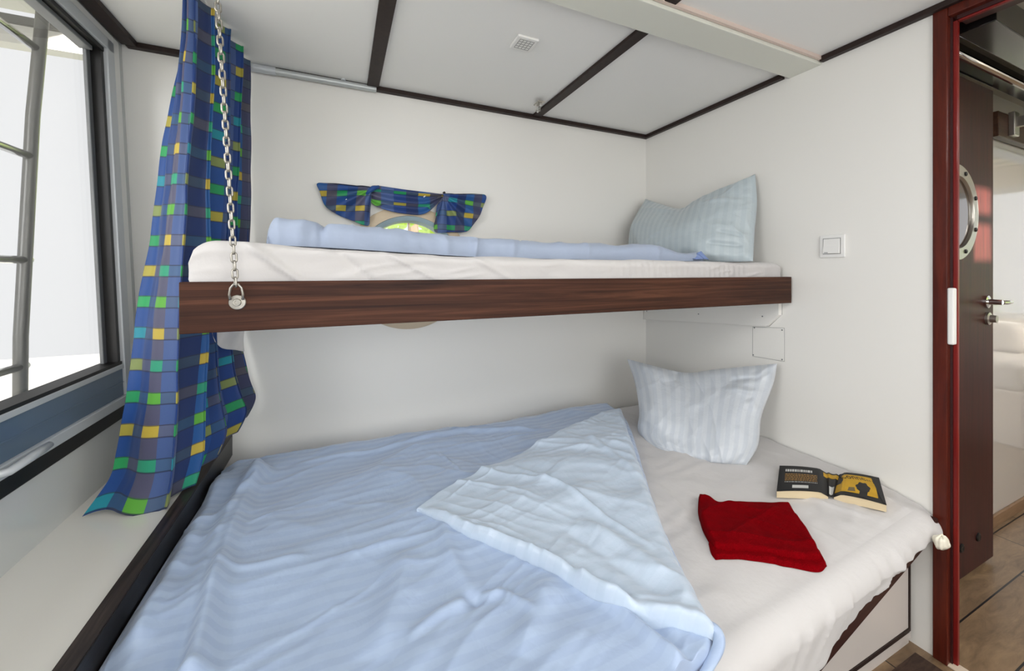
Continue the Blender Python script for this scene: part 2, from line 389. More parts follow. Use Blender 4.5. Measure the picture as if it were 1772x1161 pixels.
# ------------------------------------------------------------------ setting
XL, XR, YB, YF = -.695, 1.75, 1.90, -1.6
ZC, ZF = .848, -H
XE, YS = 5.2, -3.0            # far room: east wall, south wall
def lean(x, z): return x-(z+.31)*.042      # the window wall leans outwards towards the top
struct('floor', MB().box(XL-.1, XR+.03, YF-.1, YB+.1, ZF-.06, ZF), cabin_floor, 'brown plank floor of the cabin')
struct('floor', MB().box(XR+.03, XE+.1, YS-.1, .9, ZF-.06, ZF), saloon_floor, 'brown deck plank floor with black seams beyond the door')
struct('ceiling', MB().box(XL-.16, XR+.04, YF-.1, YB+.1, ZC, ZC+.05), ceil_white, 'white glossy panelled cabin ceiling')
struct('ceiling', MB().box(XR+.04, XE+.1, YS-.1, .9, ZC+.02, ZC+.07), sal_ceil, 'beige ceiling beyond the door')
# back wall with the round porthole opening
PC = np.array(W(709, 463, y=YB)); PR = .243
m = MB(); n = 64; cx, cz = PC[0], PC[2]; sq = .30
for yy in (YB, YB+.06):
    o = len(m.v)
    circ = [(cx+PR*math.cos(2*PI*i/n), yy, cz+PR*math.sin(2*PI*i/n)) for i in range(n)]
    sqp = []
    for i in range(n):
        a = 2*PI*i/n; c, s_ = math.cos(a), math.sin(a); k = sq/max(abs(c), abs(s_)); sqp.append((cx+c*k, yy, cz+s_*k))
    m.add(circ+sqp, [(i, (i+1) % n, n+(i+1) % n, n+i) for i in range(n)])
for i in range(n):
    m.f.append((i, (i+1) % n, 2*n+(i+1) % n, 2*n+i)); m.mi.append(0)
m.box(XL-.085, cx-sq, YB, YB+.06, ZF, ZC+.03); m.box(cx+sq, XR+.1, YB, YB+.06, ZF, ZC+.03)
m.box(cx-sq, cx+sq, YB, YB+.06, ZF, cz-sq); m.box(cx-sq, cx+sq, YB, YB+.06, cz+sq, ZC+.03)
struct('wall_back', m, white_wall, 'white laminate wall behind the bunks')
# right wall with doorway
DY1, DY0, DZ = .605, -.26, .80
m = MB().box(XR, XR+.06, DY1, YB+.06, ZF, ZC+.03).box(XR, XR+.06, YF-.06, DY0-.04, ZF, ZC+.03).box(XR, XR+.06, DY0-.04, DY1, DZ+.03, ZC+.03)
struct('wall_right', m, white_wall, 'white wall with the light switch and the doorway')
m = MB().box(XL-.2, -.5, YF-.06, YF, ZF, ZC+.03).box(1.4, XR+.1, YF-.06, YF, ZF, ZC+.03).box(-.5, 1.4, YF-.06, YF, ZF, -.6).box(-.5, 1.4, YF-.06, YF, .7, ZC+.03); struct('wall_front', m, white_wall)
struct('sun_block', MB().box(-.46, 1.36, YF-.035, YF-.03, -.56, .66), white_pl, 'unseen white panel added as blind')  # opaque sheet added out of view to keep the sun out
struct('added_window', MB().box(-.5, -.46, YF-.05, YF-.01, -.6, .7).box(1.36, 1.4, YF-.05, YF-.01, -.6, .7).box(-.46, 1.36, YF-.05, YF-.01, -.6, -.56).box(-.46, 1.36, YF-.05, YF-.01, .66, .7), alu_l)  # unseen window frame added to go with the fill light
# left wall: panel below, strips above and at the ends of the window
WZ0, WZ1, WY0, WY1 = -.455, .80, -.9, 1.815
def lbox(m, x0, x1, y0, y1, z0, z1):
    P = [(lean(x0,z0),y0,z0),(lean(x1,z0),y0,z0),(lean(x1,z0),y1,z0),(lean(x0,z0),y1,z0),(lean(x0,z1),y0,z1),(lean(x1,z1),y0,z1),(lean(x1,z1),y1,z1),(lean(x0,z1),y1,z1)]
    return m.add(P, [(0,3,2,1),(4,5,6,7),(0,1,5,4),(1,2,6,5),(2,3,7,6),(3,0,4,7)])
m = MB(); lbox(m, XL-.06, XL, YF-.05, YB+.05, ZF, WZ0-.045)
lbox(m, XL-.06, XL, YF-.05, YB+.05, WZ1+.03, ZC+.03); lbox(m, XL-.06, XL, WY1+.045, YB+.05, WZ0-.045, WZ1+.03); lbox(m, XL-.06, XL, YF-.05, WY0-.05, WZ0-.045, WZ1+.03)
struct('wall_left', m, panel_left := plain('satin_grey_white_panel', (206,208,206), .22, coat=.2), 'white wall below and around the big window')
# far room walls
struct('wall_east', MB().box(XE, XE+.08, YS, -2.4, ZF, ZC+.03).box(XE, XE+.08, .72, .9, ZF, ZC+.03).box(XE, XE+.08, -2.4, .72, ZF, -.4).box(XE, XE+.08, -2.4, .72, .72, ZC+.03), gloss_wall, 'far wall of the saloon with its window')
m = MB(); SX0, SX1, SZ0, SZ1 = 3.11, 3.29, .49, .80
m.box(XR+.06, SX0, YS-.08, YS, ZF, ZC+.03).box(SX1, XE, YS-.08, YS, ZF, ZC+.03).box(SX0, SX1, YS-.08, YS, ZF, SZ0).box(SX0, SX1, YS-.08, YS, SZ1, ZC+.03)
struct('wall_south', m, gloss_wall)
struct('wall_saloon', MB().box(XR+.06, XE, .80, .86, ZF, ZC+.03), gloss_wall, 'glossy white wall behind the open door')
struct('baseboard_saloon', MB().box(XR+.06, XE, .788, .80, ZF, ZF+.055), wood('oak_base', [(120,92,66), (150,120,90)], (1, 9, 9), .4), bevel=.003)
for nm, mm in (('window_3', [(XE+.02, XE+.06, -2.4, -2.35, -.4, .72), (XE+.02, XE+.06, .67, .72, -.4, .72), (XE+.02, XE+.06, -2.35, .67, -.4, -.35), (XE+.02, XE+.06, -2.35, .67, .67, .72), (XE+.02, XE+.06, -.86, -.82, -.35, .67)]),
               ('window_4', [(SX0-.02, SX0, YS, YS+.01, SZ0-.02, SZ1+.02), (SX1, SX1+.02, YS, YS+.01, SZ0-.02, SZ1+.02), (SX0, SX1, YS, YS+.01, SZ0-.02, SZ0), (SX0, SX1, YS-.05, YS-.03, .645, .69)])):
    m = MB()
    for q in mm: m.box(*q)
    w3 = struct(nm, m, alu_l)
# cabin ceiling strips (trim) and the flat cream beam
def strip(x0, x1, y0, y1, n=[0], d=.012):
    n[0] += 1
    return struct('trim_%d' % n[0], MB().box(x0, x1, y0, y1, ZC-d, ZC), wenge, 'dark brown ceiling strip', bevel=.002)
B0, B1 = .925, 1.045
XC = lean(XL, ZC)+.02
strip(.108, .158, B1, YB-.028); strip(.108, .158, YF, B0)
strip(.945, .992, B1, YB-.028); strip(.915, .962, YF, B0)
strip(XC, XR-.024, YB-.026, YB, d=.02)
strip(XR-.024, XR, B1+.02, YB, d=.02); strip(XR-.024, XR, YF, B0-.005, d=.02)
strip(XC-.01, XC+.035, YF, YB-.028, d=.02)
struct('trim_20', MB().box(XC, XR, B0, B1, ZC-.026, ZC), beam_white, 'flat cream beam across the ceiling', bevel=.002)
struct('trim_21', MB().box(XC, XR, B0-.012, B0-.002, ZC-.014, ZC), plain('beam_side_shade', (214,196,186), .5), 'narrow strip coloured as the shaded side of the cream beam')  # pink strip puts the shading of the beam's side into colour
# window ledge
LZ = -.668
struct('trim_30', MB().box(XL, -.438, YF, YB, LZ-.03, LZ), ledge_m, 'glossy cream ledge below the window')
m = MB().box(-.438, -.402, YF, YB, LZ-.075, LZ+.008)
o = struct('trim_31', m, edge_black, 'black stained wooden edge of the ledge', bevel=.002)
struct('trim_32', MB().box(-.437, -.404, YF, YB-.001, LZ+.008, LZ+.0095), edge_sheen, 'top face of the ledge edge with its sheen painted brown')
struct('trim_33', MB().box(XL, -.44, YF, YB, ZF, LZ-.03), panel_m)
# left window
win = thing('window_1', (lean(XL, -.4), .4, WZ0), 'large aluminium cabin window with pale daylight behind', kind='structure')
def wframe(name, mat, e0, e1, x0, x1, bevel=.003):
    """rectangular frame: e0 outer inset, e1 inner inset from the opening (WY, WZ)"""
    m = MB(); a, b, c, d = WY0+e0, WY1-e0, WZ0+e0, WZ1-e0*.6; p, q, r, s_ = WY0+e1, WY1-e1, WZ0+e1, WZ1-e1*.6
    lbox(m, XL+x0, XL+x1, a, b, c, r); lbox(m, XL+x0, XL+x1, a, b, s_, d); lbox(m, XL+x0, XL+x1, a, p, r, s_); lbox(m, XL+x0, XL+x1, q, b, r, s_)
    return obj(name, m, mat, win, bevel=bevel)
m = MB(); lbox(m, XL-.03, XL+.006, WY0-.045, WY1+.045, WZ0-.045, WZ0); obj('outer_seal', m, rubber, win, bevel=.003)
m = MB(); lbox(m, XL-.03, XL+.008, WY1, WY1+.045, WZ0, WZ1+.027); lbox(m, XL-.03, XL+.008, WY0-.045, WY0, WZ0, WZ1+.027); lbox(m, XL-.03, XL+.008, WY0, WY1, WZ1, WZ1+.027); obj('reveal', m, white_pl, win, bevel=.003)
m = MB()
lbox(m, XL-.03, XL+.014, WY0, WY1, WZ0, WZ0+.03); o = obj('bottom_rail', m, alu_l, win, bevel=.003)
m = MB(); lbox(m, XL-.04, XL+.004, WY0, WY1, WZ0+.03, WZ0+.122); lbox(m, XL-.03, XL+.0065, WY0, WY1, WZ0+.074, WZ0+.077); obj('sash_rail', m, alu_blue, win, bevel=.002)
m = MB(); lbox(m, XL-.05, XL+.008, WY0, WY1, WZ0+.122, WZ0+.138); obj('glazing_bead', m, alu_l, win, bevel=.002)
m = MB(); lbox(m, XL-.03, XL+.012, WY1-.045, WY1, WZ0+.03, WZ1); lbox(m, XL-.03, XL+.012, WY0, WY0+.045, WZ0+.03, WZ1); lbox(m, XL-.03, XL+.012, WY0, WY1, WZ1-.04, WZ1); obj('window_frame', m, alu_l, win, bevel=.003)
m = MB(); lbox(m, XL-.04, XL+.0, WY1-.062, WY1-.045, WZ0+.138, WZ1-.03); lbox(m, XL-.04, XL, WY0+.045, WY0+.06, WZ0+.138, WZ1-.03); lbox(m, XL-.04, XL+.004, WY0, WY1-.05, WZ1-.055, WZ1-.04); lbox(m, XL-.045, XL+.006, WY0+.04, WY1-.05, WZ0+.138, WZ0+.148); obj('inner_seal', m, rubber, win)
m = MB(); lbox(m, XL-.036, XL-.026, WY1-.085, WY1-.062, WZ0+.148, WZ1-.055); lbox(m, XL-.045, XL-.012, WY0, WY1-.08, WZ1-.07, WZ1-.055); obj('sash_edge', m, grey_seal, win, bevel=.002)
m = MB(); lbox(m, XL-.034, XL-.028, WY0+.03, WY1-.07, WZ0+.13, WZ1-.05); obj('pane', m, glass_m, win)
m = MB(); hp = [(XL+.012, 1.20, WZ0+.02), (XL+.034, 1.215, WZ0+.02), (XL+.036, 1.28, WZ0+.024), (XL+.034, 1.345, WZ0+.026)]
m.tube(hp, [.008, .009, .010, .008], 12); obj('window_handle', m, alu_l, win, smooth_=True)
# porthole
ph = thing('window_2', (PC[0], YB, PC[2]-.29), 'round porthole above the upper bunk', kind='structure')
obj('beige_ring', MB().lathe([(.243, 0), (.292, 0), (.292, -.010), (.286, -.014), (.243, -.014), (.243, 0)], (PC[0], YB, PC[2]), (0, 1, 0), 96), ring_beige, ph, smooth_='auto')
obj('metal_ring', MB().lathe([(.245, -.016), (.242, -.024), (.222, -.020), (.218, .0), (.218, .05), (.245, .05), (.245, -.016)], (PC[0], YB, PC[2]), (0, 1, 0), 96), ring_grey, ph, smooth_='auto')
obj('pane', MB().lathe([(.0, .02), (.220, .02), (.220, .026), (.0, .026)], (PC[0], YB, PC[2]), (0, 1, 0), 64), glass_g, ph)
# doorway casing
cs = thing('trim_40', (XR, .4, ZF), 'mahogany door casing', kind='structure')
m = MB()
for y0, y1 in ((.5705, DY1), (DY0-.04, DY0)): m.box(XR-.008, XR+.06, y0, y1, ZF, DZ+.03)
m.box(XR-.008, XR+.06, DY0, .5705, DZ, DZ+.03); obj('casing', m, mahog, cs, bevel=.003)
m = MB().box(XR+.010, XR+.03, .5655, .5705, ZF, DZ).box(XR+.012, XR+.075, DY0, DY0+.011, ZF, DZ).box(XR+.012, XR+.075, DY0, .556, DZ-.012, DZ); obj('jamb_gap_shade', m, plain('dark_rebate', (52,14,14), .5), cs)  # dark strips colour in the shade of the gap beside the jamb
m = MB().box(XR+.016, XR+.03, .556, .5705, ZF, DZ-.012).box(XR+.02, XR+.09, DY0+.011, DY0+.022, ZF, DZ-.012).box(XR+.016, XR+.03, DY0+.011, .556, DZ-.018, DZ-.006); obj('jamb', m, mahog_red, cs, bevel=.002)
a = W(1637, 498, x=XR); b_ = W(1637, 595, x=XR)
obj('strike_plate', MB().box(XR-.0095, XR+.012, .556, .5715, b_[2], a[2]), white_pl, cs, bevel=.004)
obj('threshold', MB().box(XR-.006, XR+.03, DY0, .60, ZF, ZF+.006), plain('pale_threshold', (206,190,170), .4), cs, bevel=.002)
# open door
dr = thing('door_1', (2.3, .72, ZF), 'dark mahogany door standing open beyond the frame', kind='structure')
DX1 = W(1719, 500, y=.70)[0]; DX0 = DX1-.80; DT = .70
m = MB(); pcd = W(1660, 372, y=DT); pr = .155
m.box(DX0, DX1, DT, DT+.04, ZF+.02, .775); leaf = obj('door_leaf', m, door_wood, dr, bevel=.003)
pc = (W(1688, 372, y=DT)[0]-.19, DT, W(1688, 372, y=DT)[2])
obj('porthole_ring', MB().lathe([(.138, 0), (.190, 0), (.190, -.006), (.186, -.010), (.142, -.012), (.138, -.006), (.138, 0)], pc, (0, 1, 0), 72), nickel, leaf, smooth_='auto')
obj('porthole_pane', MB().lathe([(0, -.003), (.138, -.003), (.138, -.001), (0, -.001)], pc, (0, 1, 0), 64), plain('dark_mirror_glass', (50,30,26), .05, .3, coat=1), leaf)
for k in range(8):
    a = (k+.5)*PI/4; obj('bolt', MB().lathe([(.0085, 0), (.0085, -.004), (.005, -.006), (0, -.006)], (pc[0]+.165*math.cos(a), DT-.010, pc[2]+.165*math.sin(a)), (0, 1, 0), 12), rubber, leaf)
hx = W(1706, 522, y=DT); 
h = obj('door_handle', MB().lathe([(.026, 0), (.026, -.008), (.012, -.011), (.011, -.045), (0, -.045)], hx, (0, 1, 0), 24).tube([(hx[0]-.004, DT-.045, hx[2]), (hx[0]+.02, DT-.052, hx[2]), (hx[0]+.045, DT-.052, hx[2]), (hx[0]+.07, DT-.05, hx[2]+.001)], [.009, .009, .008, .007], 12), chrome, leaf, smooth_='auto')
lx = W(1708, 551, y=DT)
obj('lock_cylinder', MB().lathe([(.026, 0), (.026, -.008), (.016, -.010), (.015, -.028), (0, -.028)], lx, (0, 1, 0), 24), nickel, leaf, smooth_='auto')
for u, v in ((1692, 929), (1663, 948)):
    q = W(u, v, y=DT); obj('vent_hole', MB().lathe([(0, -.004), (.012, -.006), (.017, -.004), (.017, 0), (0, 0)], q, (0, 1, 0), 24), rubber, leaf)
# saloon ceiling beams, rail
struct('trim_41', MB().box(XR+.1, XE, .50, .585, .775, ZC+.02), black_gl, 'black glossy ceiling beam beyond the door', bevel=.003)
struct('trim_42', MB().box(XR+.1, XE, .64, .70, .785, .83), black_gl, 'dark rail above the open door', bevel=.003)
struct('trim_43', MB().tube([(XR+.1, .632, .775), (XE, .632, .775)], .012, 12), chrome, 'chrome tube along the dark rail', smooth_=True)
for k in range(12):
    struct('trim_%d' % (50+k), MB().box(2.6+k*.22, 2.612+k*.22, YS, .5, ZC+.012, ZC+.022), grey_seal)
a = W(1720, 195, y=.785); b_ = W(1720, 238, y=.785)
sh = thing('wall_rail', (3.4, .79, b_[2]), 'brown wooden rail on the glossy wall right of the open door', 'rail')
obj('rail_board', MB().box(a[0]-.02, 4.4, .765, .795, b_[2], a[2]), wood('brown_rail', [(56,36,28), (88,60,46)], (1, 9, 9), .4), sh, bevel=.003)
c = W(1752, 215, y=.76); obj('bracket', MB().box(c[0]-.03, c[0]+.03, .745, .766, c[2]-.06, c[2]+.055).box(c[0]-.012, c[0]+.012, .715, .746, c[2]-.02, c[2]+.03), nickel, sh, bevel=.003)

# ------------------------------------------------------------------ ceiling lamps behind the viewpoint
for i, (x, y) in enumerate(((-.3, -.5), (1.0, -.75), (.45, -.25))):
    l = thing('ceiling_lamp', (x, y, ZC-.03), 'round flush ceiling lamp', 'lamp', 'flush ceiling lamps')
    obj('lamp_rim', MB().lathe([(.125, 0), (.15, 0), (.15, -.028), (.125, -.028), (.125, 0)], (x, y, ZC-.001), (0, 0, 1), 48), nickel, l)
    obj('diffuser', MB().lathe([(0, -.02), (.124, -.02), (.124, -.012), (0, -.012)], (x, y, ZC-.001), (0, 0, 1), 48), lamp_m, l)
    light('lamp_light', 'AREA', (x, y, ZC-.035), (0, 0, 0), LAMP_W, .30, color=(1, .985, .97))
for i, (x, y) in enumerate(((2.6, -.6), (3.6, -.6))):
    l = thing('ceiling_lamp', (x, y, ZC-.01), 'round flush ceiling lamp', 'lamp', 'flush ceiling lamps')
    obj('lamp_rim', MB().lathe([(.125, 0), (.15, 0), (.15, -.028), (.125, -.028), (.125, 0)], (x, y, ZC+.019), (0, 0, 1), 48), nickel, l)
    obj('diffuser', MB().lathe([(0, -.02), (.124, -.02), (.124, -.012), (0, -.012)], (x, y, ZC+.019), (0, 0, 1), 48), lamp_m, l)
    light('lamp_light', 'AREA', (x, y, ZC-.015), (0, 0, 0), LAMP_W*3, .30, color=(1, .985, .97))

# ------------------------------------------------------------------ fixtures on walls and ceiling
c = W(1441.5, 426, x=XR)
sw = thing('light_switch', (XR, c[1], c[2]-.045), 'square white rocker light switch on the right wall', 'switch')
obj('switch_plate', MB().box(XR-.008, XR, c[1]-.043, c[1]+.043, c[2]-.044, c[2]+.044), white_pl, sw, bevel=.003)
obj('switch_shadow_line', MB().box(XR-.0086, XR-.0075, c[1]-.030, c[1]+.030, c[2]-.031, c[2]+.031), grey_pl, sw)  # grey square paints the shadow line around the rocker
obj('rocker', MB().prism([(XR-.0085, c[1]-.0275, c[2]-.0285), (XR-.0085, c[1]-.0275, c[2]+.0285), (XR-.0115, c[1]-.0275, c[2]+.0285), (XR-.0125, c[1]-.0275, c[2]), (XR-.016, c[1]-.0275, c[2]-.0285)], (0, .055, 0)), white_pl, sw, bevel=.001)
obj('indicator', MB().box(XR-.0165, XR-.0155, c[1]+.010, c[1]+.022, c[2]-.0265, c[2]-.0235), grey_pl, sw)
c = W(907, 73, z=ZC)
vt = thing('ceiling_vent', (c[0], c[1], ZC-.012), 'small square white grille on the ceiling panel', 'vent')
obj('vent_frame', MB().box(c[0]-.042, c[0]+.042, c[1]-.042, c[1]+.042, ZC-.010, ZC), white_pl, vt, bevel=.004)
m = MB()
for i in range(5):
    q = -.028+i*.014; m.box(c[0]+q-.001, c[0]+q+.001, c[1]-.028, c[1]+.028, ZC-.0108, ZC-.0098); m.box(c[0]-.028, c[0]+.028, c[1]+q-.001, c[1]+q+.001, ZC-.0108, ZC-.0098)
obj('grille', m, grey_pl, vt)
# latch on the second strip
c = W(933, 181, z=ZC-.02)
lt = thing('ceiling_latch', (c[0], c[1], ZC-.05), 'small metal latch hanging from the ceiling strip near the back wall', 'latch')
obj('latch_plate', MB().box(c[0]-.018, c[0]+.018, c[1]-.03, c[1]+.03, ZC-.016, ZC-.012), nickel, lt, bevel=.001)
obj('latch_hook', MB().prism([(c[0]-.004, c[1]-.02, ZC-.016), (c[0]-.004, c[1]+.022, ZC-.016), (c[0]-.004, c[1]+.022, ZC-.052), (c[0]-.004, c[1]+.008, ZC-.052), (c[0]-.004, c[1]+.004, ZC-.032), (c[0]-.004, c[1]-.02, ZC-.03)], (.008, 0, 0)), chrome, lt, bevel=.001)
obj('latch_spring', MB().tube([(c[0]+.012, c[1]+.01, ZC-.016), (c[0]+.012, c[1]+.014, ZC-.045), (c[0]-.012, c[1]+.014, ZC-.045), (c[0]-.012, c[1]+.01, ZC-.016)], .0025, 8), nickel, lt)
# cable tube on the back wall under the strip
a = W(428, 117, y=YB-.02); b_ = W(651, 154, y=YB-.02); zt = (a[2]+b_[2])/2
cd = thing('cable_tube', ((a[0]+b_[0])/2, YB-.02, zt-.015), 'light grey tube running under the ceiling strip on the back wall', 'tube')
obj('tube', MB().tube([(a[0]-.06, YB-.022, zt), (b_[0], YB-.022, zt)], .014, 16), conduit_m, cd, smooth_='auto')
obj('tube_sleeve', MB().tube([(a[0]-.06, YB-.022, zt), (a[0]+.10, YB-.022, zt)], .017, 16), alu_l, cd, smooth_='auto')
c = W(594, 132, y=YB-.03); obj('knob', MB().lathe([(.010, 0), (.010, .02), (.013, .022), (.013, .038), (0, .038)], (c[0], YB-.03, zt+.012-.002), (0, 0, 1), 20), alu_l, cd, smooth_='auto')
# screwed cover plates low on the right wall
def plate(u0, v0, u1, v1, label, poly=None, thick=.003, screws=()):
    P = [W(u, v, x=XR) for u, v in (poly or [(u0, v0), (u1, v0), (u1, v1), (u0, v1)])]
    zmin = min(p[2] for p in P); yc = sum(p[1] for p in P)/len(P)
    o = thing('cover_plate', (XR, yc, zmin), label, 'plate')
    yc_ = sum(p[1] for p in P)/len(P); zc_ = sum(p[2] for p in P)/len(P)
    obj('plate_gap', MB().prism([(XR-.0006, p[1]+math.copysign(.0018, p[1]-yc_), p[2]+math.copysign(.0018, p[2]-zc_)) for p in P], (.0006, 0, 0)), grey_pl, o)
    obj('plate', MB().prism([(XR-thick, p[1], p[2]) for p in P], (thick, 0, 0)), white_wall, o, bevel=.0008)
    for u, v in screws:
        q = W(u, v, x=XR); obj('screw', MB().lathe([(.0032, 0), (.0032, -.0016), (0, -.002)], (XR-thick, q[1], q[2]), (1, 0, 0), 10), grey_seal, o)
plate(0, 0, 0, 0, 'white angled bracket plate screwed to the right wall just below the upper bunk', [(1122, 520), (1353, 520), (1353, 545), (1331, 564), (1117, 552)], .022, [(1214, 543), (1325, 547), (1124, 538)])
plate(0, 0, 0, 0, 'small white screwed cover plate on the right wall above the lower pillow', [(1303, 566), (1357, 568), (1357, 625), (1303, 616)], .002, [(1306, 567), (1354, 571), (1354, 622), (1304, 614)])

# ------------------------------------------------------------------ upper bunk
BZ1, BZ0, BY = -.022, -.132, 1.03
BX0, BX1 = W(309, 530, y=BY)[0], XR-.012
bk = thing('upper_bunk', ((BX0+BX1)/2, 1.4, BZ0), 'fold-down upper bunk with walnut front board hung over the lower bed', 'bunk')
obj('front_board', MB().box(BX0, BX1, BY, BY+.022, BZ0, BZ1), walnut, bk, bevel=.002)
obj('base_board', MB().box(BX0+.02, BX1, BY+.022, YB-.012, BZ0+.045, BZ0+.062), white_wall, bk, bevel=.002)
obj('end_board', MB().box(BX0+.004, BX0+.022, BY+.022, YB-.02, BZ0+.03, BZ1-.01), white_wall, bk, bevel=.002)
obj('back_rail', MB().box(BX0+.02, BX1, YB-.03, YB-.012, BZ0+.02, BZ1-.01), white_wall, bk, bevel=.002)
# mattress in a white fitted sheet
def um_top(x):
    return .040+.028*(1-smooth(-.3, .55, x))
def upper_mattress():
    x0, x1, y0, y1 = BX0+.006, XR-.02, 1.058, YB-.015; nx, ns = 260, 60
    xs = np.linspace(0, 1, nx)
    P = np.zeros((nx, ns, 3)); Q = P.copy(); uvd = None
    prof = []
    zb = BZ1-.03
    for i, s_ in enumerate(xs):
        e = min(s_, 1-s_)*(x1-x0); endr = math.sqrt(max(0, 1-(1-min(1, e/.05))**2)) if e < .05 else 1
        x = x0+s_*(x1-x0); top = um_top(x); hh = top-zb
        th = np.linspace(0, 1, ns)
        # cross-section: up the front face, over the top, down the back
        r = .022
        pts = []
        for t in th:
            if t < .3:
                k = t/.3; z = zb+(hh-r)*k; y = y0+.004*math.sin(k*PI)
            elif t < .4:
                k = (t-.3)/.1*PI/2; z = zb+hh-r+r*math.sin(k); y = y0+r-r*math.cos(k)
            elif t < .9:
                k = (t-.4)/.5; z = top; y = y0+r+(y1-y0-2*r)*k
            else:
                k = (t-.9)/.1; z = top-(hh)*k; y = y1-r+r*k
            pts.append((x, y, z))
        P[i] = pts
        yc = (y0+y1)/2; zc = zb+hh*.45
        P[i, :, 2] = zc+(P[i, :, 2]-zc)*(.35+.65*endr); P[i, :, 1] = yc+(P[i, :, 1]-yc)*(.98+.02*endr)
    X, Y, Z = P[..., 0], P[..., 1], P[..., 2]; t = np.linspace(0, 1, ns)[None, :]*np.ones((nx, 1))
    face = smooth(.0, .05, t)*(1-smooth(.42, .55, t))
    a = creases(X*1.0+(Z*1.6), Z*2, .3, .16, .035, 3)*.5
    pl = np.sin(X*2*PI/.028+3*fbm(X*3, Z*4, 5, 2)+Z*40)*smooth(.6, .9, X)*(.5+.5*vnoise(X*5, X*0, 6))
    P[..., 1] -= face*(.010*a+.0022*pl+.004*fbm(X*5, Z*8, 7, 3))
    # two broad folds near the free end
    for xa, xb, w, am in ((-.20, -.05, .012, .012), (-.02, .10, .014, -.008), (.10, .30, .012, .007), (.34, .52, .014, .006)):
        k = (Z-zb)/(um_top(X)-zb); xx = xb+(xa-xb)*k; P[..., 1] -= face*am*np.exp(-((X-xx)/w)**2)
    P[..., 2] += (t > .35)*(t < .9)*.006*fbm(X*4, Y*4, 11, 3)
    return MB().grid(P)
um = obj('bunk_mattress', upper_mattress(), sheet_m, smooth_=True)
tag(um, 'thin mattress in a white fitted sheet lying in the upper bunk', 'mattress')
# corner of sheet hanging below the bunk at its back end
pts_t = [W(365, 560, y=1.60), W(400, 560, y=1.66), W(424, 560, y=1.72)]
pts_b = [W(370, 592, y=1.60), W(395, 605, y=1.66), W(424, 607, y=1.72)]
G = coons(pts_t, pts_b, [pts_t[0], W(366, 580, y=1.6), pts_b[0]], [pts_t[2], W(422, 585, y=1.72), pts_b[2]], 24, 24)
ss = np.linspace(0, 1, 24); G[..., 1] += .012*np.sin(ss[None, :]*9+ss[:, None]*2)
sc_ = obj('sheet_corner', MB().shell(G, G+np.array([0, .003, 0])), sheet_m, um, smooth_=True)
sc_['label'] = 'white sheet end hanging below the bunk'

# folded duvet on the upper bunk
def zt_upper(x): return um_top(x)+.004
def bunk_duvet():
    n, k = 60, 340
    fl = [W(462, 432, y=1.20), W(620, 444, y=1.17), W(800, 450, y=1.17), W(1000, 452, y=1.18), W(1213, 452, y=1.20)]
    bk_ = [(fl[0][0]-.03, 1.62, 0), (.3, 1.66, 0), (.8, 1.67, 0), (1.45, 1.60, 0)]
    G = coons(bk_, fl, [bk_[0], (fl[0][0]-.02, 1.4, 0), fl[0]], [bk_[-1], (fl[-1][0]+.02, 1.4, 0), fl[-1]], n, k)
    s_ = np.linspace(0, 1, k)[None, :]; t = np.linspace(0, 1, n)[:, None]
    X, Y = G[..., 0], G[..., 1]
    ed = np.minimum(t, 1-t)*.42; es = np.minimum(s_, 1-s_)*1.55
    f = np.sqrt(np.clip(1-(1-np.clip(ed/.035, 0, 1))**2, 0, 1))*np.sqrt(np.clip(1-(1-np.clip(es/.03, 0, 1))**2, 0, 1))
    th = .062*(1-.12*smooth(.25, .6, s_))*(1-.40*smooth(.78, 1, s_))
    th = th+.004*np.exp(-((s_-.02)/.06)**2)
    Zb = zt_upper(X)
    wr = creases(X, Y, .5, .22, .07, 21)*.008+creases(X, Y, 1.4, .12, .05, 24)*.014*(1-smooth(0, .35, s_))+creases(X, Y, .9, .2, .08, 28)*.006+.006*fbm(X*6, Y*6, 25, 3)
    top = G.copy(); top[..., 2] = Zb+f*(th+wr)
    # front face bulges out over the edge a little, with slanting creases
    bul = np.exp(-((t-.94)/.05)**2)
    top[..., 1] -= smooth(.80, .9, t)*(1-smooth(.985, 1, t))*(.012+.034*(creases(X+t*.6, t*.8+X*0, .9, .16, .06, 31)-.3)*(1-.55*smooth(.3, .6, s_))+.007*fbm(X*11+t*9, t*14, 33, 3)*(1-.5*smooth(.3, .6, s_)))
    # deep tuck near the rolled end
    xt = fl[0][0]+.13
    top[..., 2] -= .012*np.exp(-((X-xt-.25*(Y-1.2))/.010)**2)*f; top[..., 1] += .016*bul*np.exp(-((X-xt)/.010)**2)
    top[..., 2] -= .004*np.exp(-((X-fl[0][0]-.74)/.004)**2)*f
    bot = G.copy(); bot[..., 2] = Zb
    return MB().shell(top, bot), fl
md, fl = bunk_duvet()
bd = obj('folded_duvet', md, blue_roll, smooth_=True)
tag(bd, 'light blue duvet folded lengthwise on the upper bunk', 'duvet')
c = W(1209, 440, y=1.19)
G = coons([c+np.array([-.035, 0, -.018]), c+np.array([.0, -.006, .012]), c+np.array([.012, 0, .008])], [c+np.array([-.02, -.012, -.022]), c+np.array([.02, -.018, -.02]), c+np.array([.05, -.012, -.024])],
          [c+np.array([-.035, 0, -.018]), c+np.array([-.02, -.012, -.022])], [c+np.array([.012, 0, .008]), c+np.array([.05, -.012, -.024])], 20, 20)
G[..., 1] += .004*np.sin(np.linspace(0, 14, 20))[None, :]
obj('buttoned_corner', MB().shell(G, G+np.array([0, .004, -.001])), plain('darker_blue_cotton', (120,140,186), .6), bd, smooth_=True)

